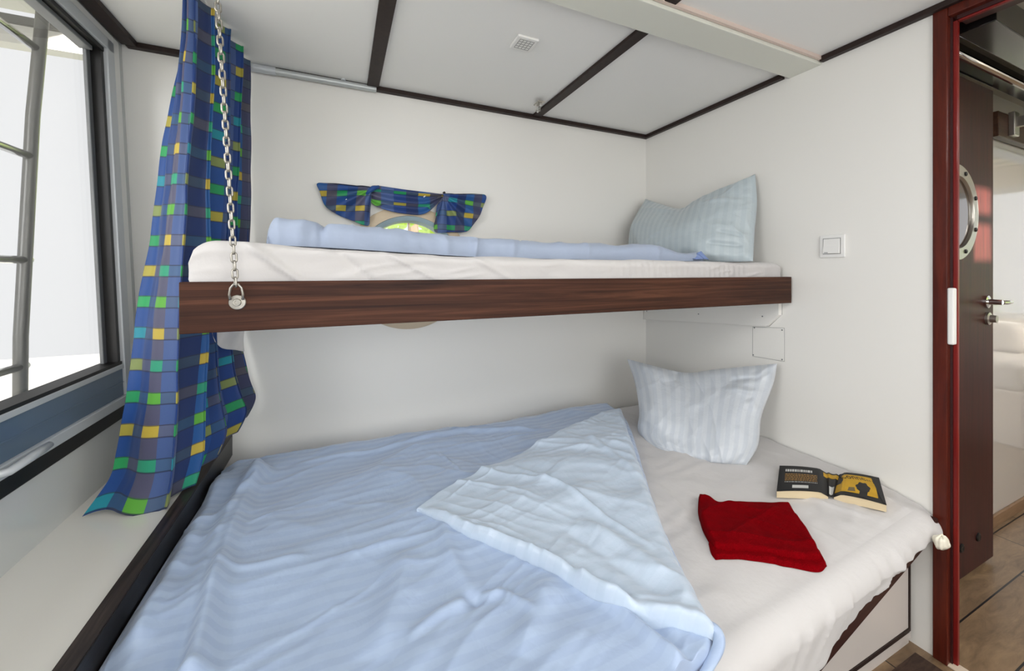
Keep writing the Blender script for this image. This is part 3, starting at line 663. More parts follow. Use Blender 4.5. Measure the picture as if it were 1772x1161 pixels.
# ------------------------------------------------------------------ pillows
def pillow(name, TLc, top, bot, left, right, nrm, thick, mat, label, seed, zmin=None, uvs=(.6, .4), xmax=None, creas=(), bias=.5):
    n, k = 110, 150
    G = coons(top, bot, left, right, n, k); s_ = np.linspace(0, 1, k)[None, :]; t = np.linspace(0, 1, n)[:, None]
    pr = (np.clip(1-np.abs(2*s_-1)**2.6, 0, 1)**.62)*(np.clip(1-np.abs(2*t-1)**2.4, 0, 1)**.62)
    nrm = np.array(nrm, float); nrm /= np.linalg.norm(nrm)
    U = s_*uvs[0]+t*0; V = t*uvs[1]+s_*0
    edge = 1-pr
    wr = .5*creases(U, V, 1.2, .16, .05, seed)+.5*creases(U, V, -.6, .2, .06, seed+3)+.35*fbm(U*9, V*9, seed+5, 3)
    rad = .026*wr*(.40+edge*.9)*smooth(0, .05, np.minimum(np.minimum(s_, 1-s_), np.minimum(t, 1-t)))
    for (u0, v0, u1, v1, w, a) in creas:
        rad = rad+ridge(s_+t*0, t+s_*0, [(u0, v0), (u1, v1)], w, a)
    front = G+nrm*(thick*bias*pr+rad)[..., None]*np.ones(3)
    back = G-nrm*(thick*(1-bias)*pr+rad*.3)[..., None]*np.ones(3)
    if zmin is not None:
        for P in (front, back): P[..., 2] = np.maximum(P[..., 2], zmin)
    if xmax is not None:
        for P in (front, back): P[..., 0] = np.minimum(P[..., 0], xmax)
    back = back+nrm*-.0008
    UV = np.dstack([U, V])
    o = obj(name, MB().shell(front, back, UV), mat, smooth_=True)
    return tag(o, label, 'pillow')
p = lambda u, v, x: W(u, v, x=x)
top = [p(1117, 344, 1.70), p(1145, 354, 1.69), p(1180, 364, 1.67), p(1203, 352, 1.67), p(1250, 328, 1.69), p(1307, 301, 1.72)]
right = [top[-1], p(1310, 350, 1.70), p(1306, 400, 1.66), p(1303, 452, 1.60)]
left = [top[0], p(1100, 375, 1.62), p(1090, 400, 1.55), p(1086, 440, 1.50)]
bot = [left[-1], p(1150, 452, 1.48), p(1220, 454, 1.50), right[-1]]
pillow('pillow', None, top, bot, left, right, (-.80, -.5, .35), .15, pillow_m2, 'grey-blue striped pillow leaning in the corner of the upper bunk', 7, zmin=um_top(1.4)+.003, xmax=XR-.006,
       creas=[(.55, .12, .95, .35, .03, .010), (.45, .10, .75, .22, .03, -.008), (.05, .22, .5, .12, .04, .008), (.95, .75, .8, .68, .02, -.010), (.95, .85, .75, .82, .02, -.010)], bias=.7)
P3 = np.array
top = [W(1085, 621, x=1.40), W(1120, 630, x=1.43), W(1160, 640, x=1.50), W(1193, 645, x=1.55), W(1230, 640, x=1.60), W(1290, 634, x=1.65), W(1345, 629, x=1.70)]
right = [top[-1], W(1338, 665, x=1.66), W(1318, 720, x=1.57), W(1312, 770, x=1.50), W(1292, 805, x=1.44)]
left = [top[0], W(1098, 660, x=1.37), W(1106, 710, x=1.30), W(1104, 745, x=1.26), W(1125, 772, x=1.23)]
bot = [left[-1], W(1165, 786, x=1.27), W(1230, 803, x=1.35), right[-1]]
pillow('pillow', None, top, bot, left, right, (-.72, -.62, .30), .19, pillow_m, 'pale blue striped pillow propped in the corner of the lower bed', 17, zmin=-.752, xmax=XR-.006,
       creas=[(.38, .0, .36, .16, .02, -.016), (.36, .14, .25, .2, .03, -.006), (.7, .2, .9, .30, .03, .014), (.72, .14, .92, .14, .025, -.012), (.85, .35, .97, .5, .03, .008), (.1, .9, .4, .96, .02, -.006)], bias=.45)

# ------------------------------------------------------------------ lower bed
MZ = -.755
def yfront(x): return .548+.060*(x-1.02)            # front edge of the mattress
def z_sheet(x, y, crease=1.0):
    z = MZ+.012*fbm(x*1.4, y*1.4, 40, 2)*.5
    z = z-.075*smooth(1.70, 1.90, y)
    z = z+crease*(.008*creases(x, y, 1.9, .25, .06, 70)+.008*creases(x, y, 1.2, .3, .09, 78)+.005*creases(x, y, .2, .2, .05, 79)+.0025*fbm(x*7, y*7, 72, 3)+.004*creases(x, y, .5, .4, .12, 75))*smooth(.56, .66, y)
    return z
def lower_sheet():
    nx, ns = 220, 170
    xs = np.linspace(-.39, XR-.006, nx); P = np.zeros((nx, ns, 3)); R = .055; zh = -.884
    for i, x in enumerate(xs):
        yf = yfront(x)-.02+.0*x; L = YB-.01-(yf+R)
        th = np.linspace(0, 1, ns); hem = min(-.816, max(-.95, -.922+.208*(x-.99)))+.004*math.sin(x*17)+.003*math.sin(x*41)
        for j, t in enumerate(th):
            if t < .62: y = YB-.01-L*(t/.62)**.85; z = 0
            elif t < .78:
                k = (t-.62)/.16*PI/2; y = yf+R-R*math.sin(k); z = MZ-R+R*math.cos(k)
            else:
                k = (t-.78)/.22; y = yf+.018*k; z = MZ-R+(hem-MZ+R)*k
            P[i, j] = (x, y, z)
    X, Y = P[..., 0].copy(), P[..., 1].copy(); t = np.linspace(0, 1, ns)[None, :]*np.ones((nx, 1))
    P[..., 2] = np.where(t < .62, z_sheet(X, Y), P[..., 2])
    drape = smooth(.60, .80, t)
    pleat = np.sin(X*2*PI/.075+2.5*fbm(X*4, t*1.5, 60, 2)+t*3)*(.3+.7*smooth(.9, 1.6, X))
    pl2 = creases(X*1.0+t*.25, t*.5, PI/2, .35, .05, 66)
    P[..., 1] -= drape*(.0022*pleat+.007*pl2+.005*creases(X+t*.35, t*.6, PI/2-.5, .5, .035, 67)*smooth(.7, 1.3, X))
    # rounded corner by the door frame: the sheet wraps round the mattress corner
    cc = smooth(XR-.10, XR-.005, X)
    P[..., 1] += cc*cc*drape*.012; P[..., 2] -= cc*.035*smooth(.52, .72, t)*(1-drape*.4)
    return MB().grid(P)
ls = obj('bed_mattress', lower_sheet(), sheet_m, smooth_=True)
tag(ls, 'wide mattress under a white sheet on the lower bed', 'mattress')
# bunched sheet knot at the corner
c = W(1629, 938, y=.545)
m = MB(); n, k = 28, 40; G = np.zeros((n, k, 3))
for i in range(n):
    for j in range(k):
        a = PI*i/(n-1); b = 2*PI*j/(k-1); r = 1+.07*math.sin(3*b+2*a)+.06*math.sin(8*b-1*a)+.05*math.sin(5*a+b)
        G[i, j] = (c[0]+.024*r*math.sin(a)*math.cos(b), c[1]+.016*r*math.sin(a)*math.sin(b), c[2]+.020*r*math.cos(a))
m.grid(G); kn = obj('sheet_knot', m, plain('cream_cotton', (232,226,208), .8, bump=.5, bscale=90), ls, smooth_=True); kn['label'] = 'bunched cream end of the sheet'
# bed base
bb = thing('built_in_bed', (.9, 1.2, ZF), 'built-in lower bed base with dark front rail and cream drawer panel', 'bed')
ya, yb = yfront(-.3)+.012, .612
zr = lambda x: -.941+.161*(x-1.03)
ya, yb = yfront(-.3)-.002, yfront(1.735)-.002
P_ = [(-.3, ya, zr(-.3)), (1.735, yb, zr(1.735)), (1.735, yb, zr(1.735)+.045), (-.3, ya, zr(-.3)+.045)]
obj('front_rail', MB().prism(P_, (0, .022, 0)), rail_wood, bb, bevel=.002)
obj('front_panel', MB().box(-.38, 1.738, .655, .675, ZF+.02, -.86), panel_m, bb, bevel=.001)
obj('bed_deck', MB().box(-.40, XR-.003, .68, YB-.003, -.90, -.875), panel_m, bb)
dw = obj('drawer', MB().box(.30, 1.685, .641, .655, ZF+.085, -.88), panel_m, bb, bevel=.001)
obj('drawer_edge', MB().box(1.685, 1.693, .638, .655, ZF+.075, -.88).box(.30, 1.685, .638, .655, ZF+.073, ZF+.085), wenge, dw)
obj('toe_board', MB().box(-.38, 1.738, .66, .68, ZF, ZF+.06), panel_m, bb)
# dark mat on the floor in front of the bed
m_ = [W(1500+65-6, 1131, z=ZF+.006), W(1622, 1150, z=ZF+.006)]
fm = obj('floor_mat', MB().box(.55, 1.705, -.1, .632, ZF, ZF+.007), mat_m, bevel=.002)
tag(fm, 'dark brown mat on the cabin floor beside the bed', 'mat')

# ------------------------------------------------------------------ lower duvet
gz = lambda u, v, z=-.725: W(u, v, z=z)
def z_duvet(x, y):
    """upper surface of the flat part of the duvet"""
    b = z_sheet(x, y, .25)+.042
    w = .014*creases(x, y, .35, .45, .16, 80)+.009*creases(x, y, -.5, .3, .10, 83)+.010*fbm(x*3.5, y*3.5, 86, 3)+.007*creases(x, y, 1.35, .5, .11, 95)*smooth(.9, 1.5, 1.9-y)
    w = w+.0065*creases(x, y, .15, .5, .055, 88)+.004*creases(x, y, .45, .22, .03, 97)
    R = lambda pts, wd_, am, tp=True: ridge(x, y, [gz(*q) for q in pts], wd_, am, tp)
    w = w+R([(445, 828), (415, 880), (385, 960), (355, 1080), (330, 1200)], .028, .046, False)
    w = w+R([(380, 835), (350, 900), (300, 1000), (235, 1130)], .022, .020, False)
    w = w+R([(470, 820), (440, 850), (400, 880)], .018, .018)
    w = w-R([(430, 850), (395, 930), (350, 1050), (310, 1180)], .016, .022, False)
    w = w+R([(360, 1020), (450, 1000), (540, 975)], .012, .008)
    w = w+R([(820, 1045), (780, 980), (760, 900)], .018, .012)+R([(820, 1048), (870, 1040), (930, 1090)], .010, .010)+R([(820, 1048), (760, 1075), (700, 1120)], .012, .010)
    w = w-ridge(x, y, [gz(815, 1052), gz(822, 1053)], .014, .014, False)
    w = w+R([(960, 1010), (930, 1080), (900, 1161)], .03, .016)+R([(700, 960), (690, 1040), (640, 1150)], .035, .014)
    w = w+R([(1010, 1030), (1080, 1080), (1170, 1165)], .014, .016, False)-R([(1040, 1030), (1110, 1080), (1200, 1160)], .014, .010, False)
    w = w+R([(760, 790), (800, 830)], .006, .006)+R([(500, 815), (640, 790), (780, 760)], .012, .010)
    # upturned, bunched edge along the back wall
    w = w+R([(700, 778), (800, 752), (900, 748), (960, 745)], .016, .016)
    w = w+.010*smooth(1.62, 1.75, y)*(.5+.5*vnoise(x*5, y*2, 91))
    return b+w
def lower_duvet():
    n, k = 300, 340
    yb_ = lambda x: 1.80
    top = [(-.395, 1.86, 0), (.0, 1.865, 0), (.5, 1.865, 0), (.95, 1.87, 0), (1.335, 1.80, 0)]
    A = gz(1078, 722); C = gz(1246, 1105)
    right = [top[-1], (A[0]+.0, A[1]-.03, 0), gz(1130, 860), gz(1185, 985), gz(1235, 1085), gz(1235, 1130), gz(1205, 1185)]
    right = [np.array([q[0], q[1], 0]) for q in right]
    bl = (-.385, yfront(-.385)+.0, 0); br = (right[-1][0]-.02, yfront(.6)-.01, 0)
    right[-1] = np.array(br)
    bot = [bl, (.0, yfront(0)-.01, 0), (.3, yfront(.3)-.01, 0), br]
    left = [top[0], (-.392, 1.5, 0), (-.392, 1.1, 0), bl]
    G = coons(top, bot, left, right, n, k)
    X, Y = G[..., 0], G[..., 1]
    s_ = np.linspace(0, 1, k)[None, :]; t = np.linspace(0, 1, n)[:, None]
    Z = z_duvet(X, Y)
    w = np.linalg.norm(G[:, -1]-G[:, 0], axis=1)[:, None]
    ed = (1-s_)*w; f = np.sqrt(np.clip(1-(1-np.clip(ed/.035, 0, 1))**2, 0, 1))
    zb = z_sheet(X, Y)+.001; Z = np.maximum(Z, zb+.006)
    T = G.copy(); T[..., 2] = zb+(Z-zb)*f
    # left side runs up against the ledge edge and sags there
    el = smooth(0, .05, s_*w); T[..., 2] -= (1-el)*.02
    B = G.copy(); B[..., 2] = np.minimum(zb, T[..., 2])-.0005
    return MB().shell(T, B)
dv = obj('duvet', lower_duvet(), blue_satin, smooth_=True)
tag(dv, 'light blue striped duvet spread over the lower bed with one corner folded back', 'duvet')
# folded-back corner
def fold():
    n, k = 170, 230          # rows: crease A->C ; columns: from B (left tip) to the crease
    A = gz(1076, 716, -.715); C = gz(1248, 1092, -.69); B = gz(724, 886, -.70)
    crease = [A, gz(1100, 775, -.70), gz(1128, 850, -.70), gz(1160, 925, -.70), gz(1205, 1010, -.69), gz(1240, 1068, -.69), C]
    up = [B, gz(800, 838, -.70), gz(890, 795, -.70), gz(975, 755, -.70), gz(1035, 728, -.71), A]
    lo = [B, gz(800, 925, -.70), gz(880, 955, -.70), gz(960, 992, -.70), gz(1040, 1034, -.69), gz(1110, 1062, -.69), gz(1180, 1072, -.685), C]
    for L in (crease, up, lo):
        for i, q in enumerate(L): L[i] = np.array([q[0], q[1], 0])
    Bl = [np.array([B[0], B[1], 0])+np.array([.000, .008, 0])*0, np.array([B[0]-.006, B[1]-.004, 0]), np.array([B[0]+.0, B[1]-.006, 0])]
    up[0] = Bl[0]; lo[0] = Bl[-1]
    G = coons(up, lo, Bl, crease, n, k)
    X, Y = G[..., 0], G[..., 1]; s_ = np.linspace(0, 1, k)[None, :]; t = np.linspace(0, 1, n)[:, None]
    base = z_duvet(X, Y)
    # outside the flat duvet the fold rests on the sheet
    hgt = np.linalg.norm(G[-1]-G[0], axis=1)[None, :]
    dcre = (1-s_)*np.linalg.norm(G[:, -1]-G[:, 0], axis=1)[:, None]; dlo = (1-t)*hgt; dup = t*hgt; dB = np.linalg.norm(G[..., :2]-G[0, 0, :2], axis=2)
    rd = lambda d, r: np.sqrt(np.clip(1-(1-np.clip(d/r, 0, 1))**2, 0, 1))
    th = .008+.010*smooth(.0, .5, dB)
    f = rd(dlo, .016)*rd(dup, .010)*rd(dcre, .04)
    lohem = .010*np.exp(-((dlo-.018)/.012)**2)*smooth(0, .15, dB)
    wr = .012*creases(X, Y, -.75, .45, .085, 101)+.008*creases(X, Y, -.4, .3, .06, 104)+.006*fbm(X*4, Y*4, 107, 3)
    wr = wr+.007*creases(X, Y, -.3, .35, .035, 109)*smooth(.2, .8, s_)+.006*creases(X, Y, -.9, .3, .05, 111)
    R = lambda pts, wd_, am, tp=True: ridge(X, Y, [gz(q[0], q[1], -.69) for q in pts], wd_, am, tp)
    wr = wr+R([(880, 810), (970, 850), (1060, 905), (1150, 960)], .010, .012)+R([(1000, 900), (1100, 960), (1190, 1030)], .022, .016)-R([(960, 905), (1080, 985), (1180, 1045)], .018, .010)
    wr = wr+R([(1010, 760), (1060, 790), (1110, 830)], .015, .010)
    T = G.copy(); zb = np.minimum(base, z_sheet(X, Y, .25)+.062)
    T[..., 2] = zb+f*(th+wr*smooth(0, .12, dB)*.9+lohem)+.004
    edge_drop = 1-rd(dcre, .04)
    T[..., 2] -= edge_drop*(.038*smooth(.02, .3, t))*1.0
    T[..., 2] = np.maximum(T[..., 2], z_sheet(X, Y)+.002)
    Bm = G.copy(); Bm[..., 2] = np.minimum(T[..., 2]-.002, zb-.004); Bm[..., 2] = np.maximum(Bm[..., 2], z_sheet(X, Y)+.001); Bm[..., 2] = np.minimum(Bm[..., 2], T[..., 2]-.0005)
    return MB().shell(T, Bm)
fd = obj('folded_corner', fold(), blue_inner, dv, smooth_=True)
fd['label'] = 'paler plain underside of the duvet corner folded over'
# rolled end of the crease
def roll(name, pts, rad, mat, parent, squash=.7):
    P = catmull(pts, 40); n = 24; V = []
    for i, c in enumerate(P):
        a = P[min(i+1, 39)]-P[max(i-1, 0)]; a = a/np.linalg.norm(a); up = np.array([0, 0, 1.]); w = np.cross(a, up); w /= np.linalg.norm(w)
        r = rad*math.sin(PI*min(1, max(.0, i/39*.9+.08)))**.4
        V.append([c+w*r*math.cos(2*PI*j/(n-1))*(1+.08*math.sin(3*j+i*.3))+up*r*squash*math.sin(2*PI*j/(n-1)) for j in range(n)])
    return obj(name, MB().grid(np.array(V)), mat, parent, smooth_=True)
g3 = lambda u, v, z: W(u, v, z=z)
roll('hem', [g3(1180, 1080, -.705), g3(1215, 1078, -.700), g3(1240, 1090, -.700), g3(1244, 1115, -.71), g3(1228, 1150, -.725), g3(1205, 1185, -.73)], .010, blue_satin, dv)
# pointed turned-up corner by the back wall
a0, a1 = g3(905, 744, -.74), g3(1046, 709, -.735)
P_ = [W(900, 747, y=1.80), W(960, 731, y=1.80), W(1010, 716, y=1.80), W(1047, 708, y=1.80)]; Q_ = [W(905, 752, y=1.74), W(965, 745, y=1.74), W(1015, 731, y=1.75), W(1049, 716, y=1.77)]
G = coons(P_, Q_, [P_[0], Q_[0]], [P_[-1], Q_[-1]], 14, 60); G[..., 2] += .006*np.sin(np.linspace(0, PI, 14))[:, None]+.003*np.sin(np.linspace(0, 16, 60))[None, :]
obj('hem', MB().shell(G, G-np.array([0, -.004, .010])), blue_satin, dv, smooth_=True)
# hem flap lying against the ledge edge
P_ = [(-.399, 1.60, -.735), (-.399, 1.3, -.722), (-.398, 1.0, -.716), (-.398, .7, -.716)]; Q_ = [(-.372, 1.60, -.745), (-.350, 1.32, -.738), (-.352, 1.02, -.736), (-.35, .7, -.736)]
G = coons(P_, Q_, [P_[0], Q_[0]], [P_[-1], Q_[-1]], 14, 80); G[..., 2] += .006*np.sin(np.linspace(0, PI, 14))[:, None]; G[..., 0] += (.006*np.sin(np.linspace(0, 9, 80)))[None, :]*np.linspace(0, 1, 14)[:, None]
obj('hem', MB().shell(G, G-np.array([0, 0, .006])), blue_roll, dv, smooth_=True)

# ------------------------------------------------------------------ red towel
def towel():
    z = -.735; q = lambda u, v: g3(u, v, z)*np.array([1, 1, 0])
    top = [q(1209, 855), q(1225, 860), q(1245, 869), q(1265, 869), q(1310, 867), q(1366, 870)]
    right = [q(1366, 870), q(1380, 893), q(1400, 920), q(1424, 966)]
    left = [q(1209, 855), q(1208, 880), q(1216, 912), q(1236, 950)]
    bot = [q(1236, 950), q(1262, 955), q(1320, 957), q(1380, 966), q(1424, 966)]
    n = 90; G = coons(top, bot, left, right, n, n); X, Y = G[..., 0], G[..., 1]; s_ = np.linspace(0, 1, n)[None, :]; t = np.linspace(0, 1, n)[:, None]
    d = np.minimum(np.minimum(s_, 1-s_)*.33, np.minimum(t, 1-t)*.2); f = np.sqrt(np.clip(1-(1-np.clip(d/.010, 0, 1))**2, 0, 1))
    zb = z_sheet(X, Y)+.003; T = G.copy()
    th = .020+.004*fbm(X*9, Y*9, 120, 3)+.004*np.exp(-((t-.8)/.04)**2)+.006*np.exp(-((s_-.12+.1*t)/.05)**2)*(1-t)+.004*smooth(.5, 1, t)
    T[..., 2] = zb+f*th; B = G.copy(); B[..., 2] = zb
    m = MB().shell(T, B)
    tw = obj('towel', m, red_m, smooth_=True)
    tag(tw, 'folded dark red terry towel on the white sheet', 'towel')
    # lower folded layer showing along the front edge and at the right corner
    top = [q(1226, 935), q(1300, 950), q(1380, 960), q(1400, 925)]
    r2 = [q(1400, 925), q(1420, 950), q(1431, 968)]; l2 = [q(1226, 935), q(1230, 950), q(1238, 961)]; b2 = [q(1238, 961), q(1300, 964), q(1370, 972), q(1416, 978), q(1431, 968)]
    G = coons([q(1226, 935), q(1290, 930), q(1350, 925), q(1400, 925)], b2, l2, r2, 40, 90); X, Y = G[..., 0], G[..., 1]; s_ = np.linspace(0, 1, 90)[None, :]; t = np.linspace(0, 1, 40)[:, None]
    d = np.minimum(np.minimum(s_, 1-s_)*.3, (1-t)*.06); f = np.sqrt(np.clip(1-(1-np.clip(d/.006, 0, 1))**2, 0, 1))
    zb = z_sheet(X, Y)+.002; T = G.copy(); T[..., 2] = zb+f*(.011+.002*fbm(X*20, Y*20, 5, 2)); B = G.copy(); B[..., 2] = zb-.0005
    obj('lower_layer', MB().shell(T, B), red_m, tw, smooth_=True)
towel()

# ------------------------------------------------------------------ open book, face down
def book():
    z0 = -.747
    q = lambda u, v: g3(u, v, -.722)[:2]
    TL, BL = q(1349, 805), q(1344, 848); MT, MBt = q(1430, 812), q(1433, 851); NT, NB = q(1452, 816), q(1443, 852); TR, BR = q(1521, 826), q(1534, 872)
    cen = (TL+BR)/2
    bk_ = thing('book', (cen[0], cen[1], z0), 'open paperback with black and yellow cover lying face down on the sheet', 'book')
    def half(a, b, c, d, nm):       # a outer-top b outer-bottom c inner-top d inner-bottom
        k = 16; V = []
        for i in range(k):
            s_ = i/(k-1)
            hgt = .021+.004*math.sin(s_*PI)-(0 if s_ < .85 else (s_-.85)/.15*.012)
            V.append((a+(c-a)*s_, b+(d-b)*s_, hgt))
        m = MB(); vs = []
        for (p0, p1, h) in V:
            vs += [(*p0, z0), (*p1, z0), (*p1, z0+h), (*p0, z0+h)]
        fs = [(0, 1, 2, 3), tuple((k-1)*4+j for j in (3, 2, 1, 0))]
        for i in range(k-1):
            for j in range(4): fs.append((i*4+j, i*4+(j+1) % 4, (i+1)*4+(j+1) % 4, (i+1)*4+j))
        m.add(vs, fs); obj('pages', m, paper_m, bk_)
        return V
    # shrink pages slightly inside the cover
    V1 = half(TL, BL, MT, MBt, 'l'); V2 = half(TR, BR, NT, NB, 'r')
    # cover follows both blocks and dips at the spine
    sp = []
    for f, hh in ((.0, .006), (.25, .010), (.5, -.001), (.75, .010), (1., .006)):
        pass
    rows = [(a, b, h+.0008) for a, b, h in V1]+[((MT*(1-f)+NT*f), (MBt*(1-f)+NB*f), h) for f, h in ((.2, .0135), (.35, .011), (.5, .010), (.65, .011), (.8, .0135))]+[(a, b, h+.0008) for a, b, h in V2[::-1]]
    ov = .002
    def cov(lo, hi, dz, t0, t1, w=2):
        G = np.zeros((hi-lo, w, 3))
        for i, (a, b, h) in enumerate(rows[lo:hi]):
            for j in range(w):
                t = t0+(t1-t0)*j/(w-1); G[i, j] = (*(a*(1-t)+b*t), z0+h+dz)
        return G
    Tp = cov(0, len(rows), .0012, -.01, 1.012); cv = obj('cover', MB().shell(Tp, Tp-np.array([0, 0, .0011])), cover_b, bk_, smooth_='auto')
    k = 16; off = k+5
    Y_ = cov(off+0, off+k-2, .0018, .10, .86, 2); 
    # yellow printed field, inset at its outer edge
    yl = obj('cover_print', MB().shell(Y_, Y_-np.array([0, 0, .0005])), cover_y, cv)
    SP = cov(k-2, off+2, .0018, .06, .24); obj('cover_print', MB().shell(SP, SP-np.array([0, 0, .0005])), cover_y, cv)
    SP = cov(k, off-0, .0018, .62, .95); obj('cover_print', MB().shell(SP, SP-np.array([0, 0, .0005])), print_w, cv)
    # frames on each half for placing print
    def place(Vh, s_, t, dz=.0022, flip=False):
        """s_ 0 (outer) .. 1 (inner), t 0 top .. 1 bottom"""
        i = s_*15; a = int(min(14, i)); fr = i-a
        p0 = Vh[a][0]*(1-fr)+Vh[a+1][0]*fr; p1 = Vh[a][1]*(1-fr)+Vh[a+1][1]*fr; h = Vh[a][2]*(1-fr)+Vh[a+1][2]*fr
        xy = p0*(1-t)+p1*t; return np.array([xy[0], xy[1], z0+h+dz])
    def quad(Vh, s0, s1, t0, t1, mat, nm, dz=.0024):
        ks = 6; G = np.array([[place(Vh, s0+(s1-s0)*i/(ks-1), t, dz) for t in (t0, t1)] for i in range(ks)])
        obj(nm, MB().shell(G, G-np.array([0, 0, .0003])), mat, cv)
    quad(V1, .30, .62, .80, .91, print_w, 'barcode_panel')
    def blob(Vh, pts, mat, nm, dz=.0026):
        P = [place(Vh, s_, t, dz) for s_, t in pts]; obj(nm, MB().prism(P, (0, 0, .0004)), mat, cv)
    # dark silhouettes: a rounded treetop on a narrow foot, jagged left margin, slanting right band
    cxs, cyt = .42, .52; pts = []
    for i in range(22):
        a = PI*(1.12-i/21*1.24); r = 1+.10*math.sin(7*a); pts.append((cxs-.15*r*math.cos(a)*1.0, cyt+.08-.22*r*math.sin(a)))
    pts += [(.33, .74), (.36, .98), (.52, .98), (.49, .76)]
    blob(V2, pts, cover_b, 'printed_silhouette')
    blob(V2, [(1.0, .06), (.90, .06), (.93, .22), (.86, .34), (.90, .5), (1.0, .5)], cover_b, 'printed_silhouette')
    blob(V2, [(.22, .0), (.0, .0), (.0, 1.0), (.06, .96)], cover_b, 'printed_silhouette')
    blob(V2, [(.72, .66), (.60, .64), (.58, .80), (.74, .82)], plain('dark_ochre_print', (96,78,24), .4), 'printed_silhouette', .0024)
    def text(s, Vh, sa, ta, sb, tb, size, mat, nm):
        a = place(Vh, sa, ta, .0034); b = place(Vh, sb, tb, .0034)
        dn = place(Vh, (sa+sb)/2, min(1, (ta+tb)/2+.3), .0034)-place(Vh, (sa+sb)/2, (ta+tb)/2, .0034)
        ex = b-a; L = np.linalg.norm(ex); ex /= L; ey = -dn; ey = ey-ex*(ey@ex); ey /= np.linalg.norm(ey); ez = np.cross(ex, ey)
        cu = bpy.data.curves.new(nm, 'FONT'); cu.body = s; cu.size = size; cu.extrude = .0002; cu.resolution_u = 3
        cu.materials.append(mat); o = bpy.data.objects.new(nm, cu); COL.objects.link(o); o.parent = cv
        base = np.array(cv.parent.location)
        M = Matrix([[ex[0], ey[0], ez[0], a[0]-base[0]], [ex[1], ey[1], ez[1], a[1]-base[1]], [ex[2], ey[2], ez[2], a[2]+H-base[2]], [0, 0, 0, 1]])
        bpy.context.view_layer.update(); wdt = o.dimensions[0] or size*len(s)*.5
        me = bpy.data.meshes.new_from_object(o); bpy.data.objects.remove(o); o = bpy.data.objects.new(nm, me); COL.objects.link(o); o.parent = cv
        for vv in me.vertices:
            f = vv.co.x/wdt; q = M @ Vector((vv.co.x*L/wdt, vv.co.y, 0)); hh = place(Vh, sa+(sb-sa)*max(0, min(1, f)), .3, .0027)[2]+H-base[2]
            vv.co = (q.x, q.y, hh+vv.co.z)
    text('Connelly', V2, .93, .29, .12, .26, .044, cover_b, 'title_lettering')
    text('BLACK ECHO', V1, .12, .24, .78, .25, .022, print_w, 'back_heading') if False else None
    # back-cover copy: rows of short printed words
    rnd = random.Random(3)
    def words_row(t, s0, s1, hgt, mat, nm):
        m = MB(); s_ = s0
        while s_ < s1:
            w = rnd.uniform(.018, .06); e = min(s1, s_+w)
            P = [place(V1, a, b, .0023) for a, b in ((s_, t), (e, t), (e, t+hgt), (s_, t+hgt))]; m.prism(P, (0, 0, .0003)); s_ = e+.012
        obj(nm, m, mat, cv)
    words_row(.15, .14, .70, .10, print_w, 'printed_heading')
    for i in range(5): words_row(.34+i*.062, .14, .80, .034, print_o, 'printed_line')
    words_row(.66, .14, .80, .03, grey_pl, 'printed_line')
book()

# ------------------------------------------------------------------ chain from ceiling to front board
p0 = np.array(W(411, 523, y=BY)); p0[1] = BY
ptop = np.array([p0[0]-.045, BY-.018, ZC-.02])
ch = thing('suspension_chain', (p0[0], BY-.01, p0[2]-.02), 'galvanised steel chain holding up the upper bunk', 'chain')
obj('washer', MB().lathe([(.004, 0), (.0162, 0), (.0162, -.0022), (.0150, -.0034), (.0085, -.0036), (.0080, -.0080), (.0070, -.0088), (.0042, -.0088), (.0040, -.0050), (0, -.0050)], p0, (0, 1, 0), 32), steel, ch, smooth_='auto')
sk = [(p0[0]-.0115, BY-.010, p0[2]+.006), (p0[0]-.0125, BY-.012, p0[2]+.018), (p0[0]-.010, BY-.014, p0[2]+.032), (p0[0]-.004, BY-.015, p0[2]+.040), (p0[0]+.004, BY-.015, p0[2]+.040), (p0[0]+.010, BY-.014, p0[2]+.032), (p0[0]+.0125, BY-.012, p0[2]+.018), (p0[0]+.0115, BY-.010, p0[2]+.006)]
obj('shackle', MB().tube(sk, .0026, 10), steel, ch, smooth_=True)
start = np.array([p0[0], BY-.016, p0[2]+.036]); L = np.linalg.norm(ptop-start); pitch = .0178; cnt = int(L/pitch)
def link_mesh():
    pts = []; hl, hw = .0086, .0048
    for i in range(7): a = PI*i/6; pts.append((hw*math.cos(a), 0, hl-.0+hw*math.sin(a)-.003))
    for i in range(7): a = PI+PI*i/6; pts.append((hw*math.cos(a), 0, -hl+hw*math.sin(a)+.003))
    return MB().tube([(x, y, z-H) for x, y, z in pts], .0021, 8, closed=True)
dirv = Vector((ptop-start)/L); qa = dirv.to_track_quat('Z', 'Y'); first = None
for i in range(cnt):
    pos = start+(ptop-start)*((i+.5)*pitch/L)
    if first is None:
        first = obj('chain_link', link_mesh(), steel, None, smooth_=True); first.data.transform(Matrix.Translation(first.location)); first.location = (0,0,0); first.parent = ch; o = first
    else: o = first.copy(); COL.objects.link(o); o.parent = ch
    o.location = Vector((pos[0], pos[1], pos[2]+H))-ch.location
    o.rotation_euler = (qa @ Matrix.Rotation(math.radians(25+90*(i % 2)), 4, 'Z').to_quaternion()).to_euler()
end = start+(ptop-start)*(cnt*pitch/L)
obj('ceiling_hook', MB().tube([end, (end[0], end[1], ZC-.012)], .004, 8).lathe([(0, 0), (.016, 0), (.016, -.005), (0, -.005)], (end[0], end[1], ZC-.0005), (0, 0, 1), 24), steel, ch)

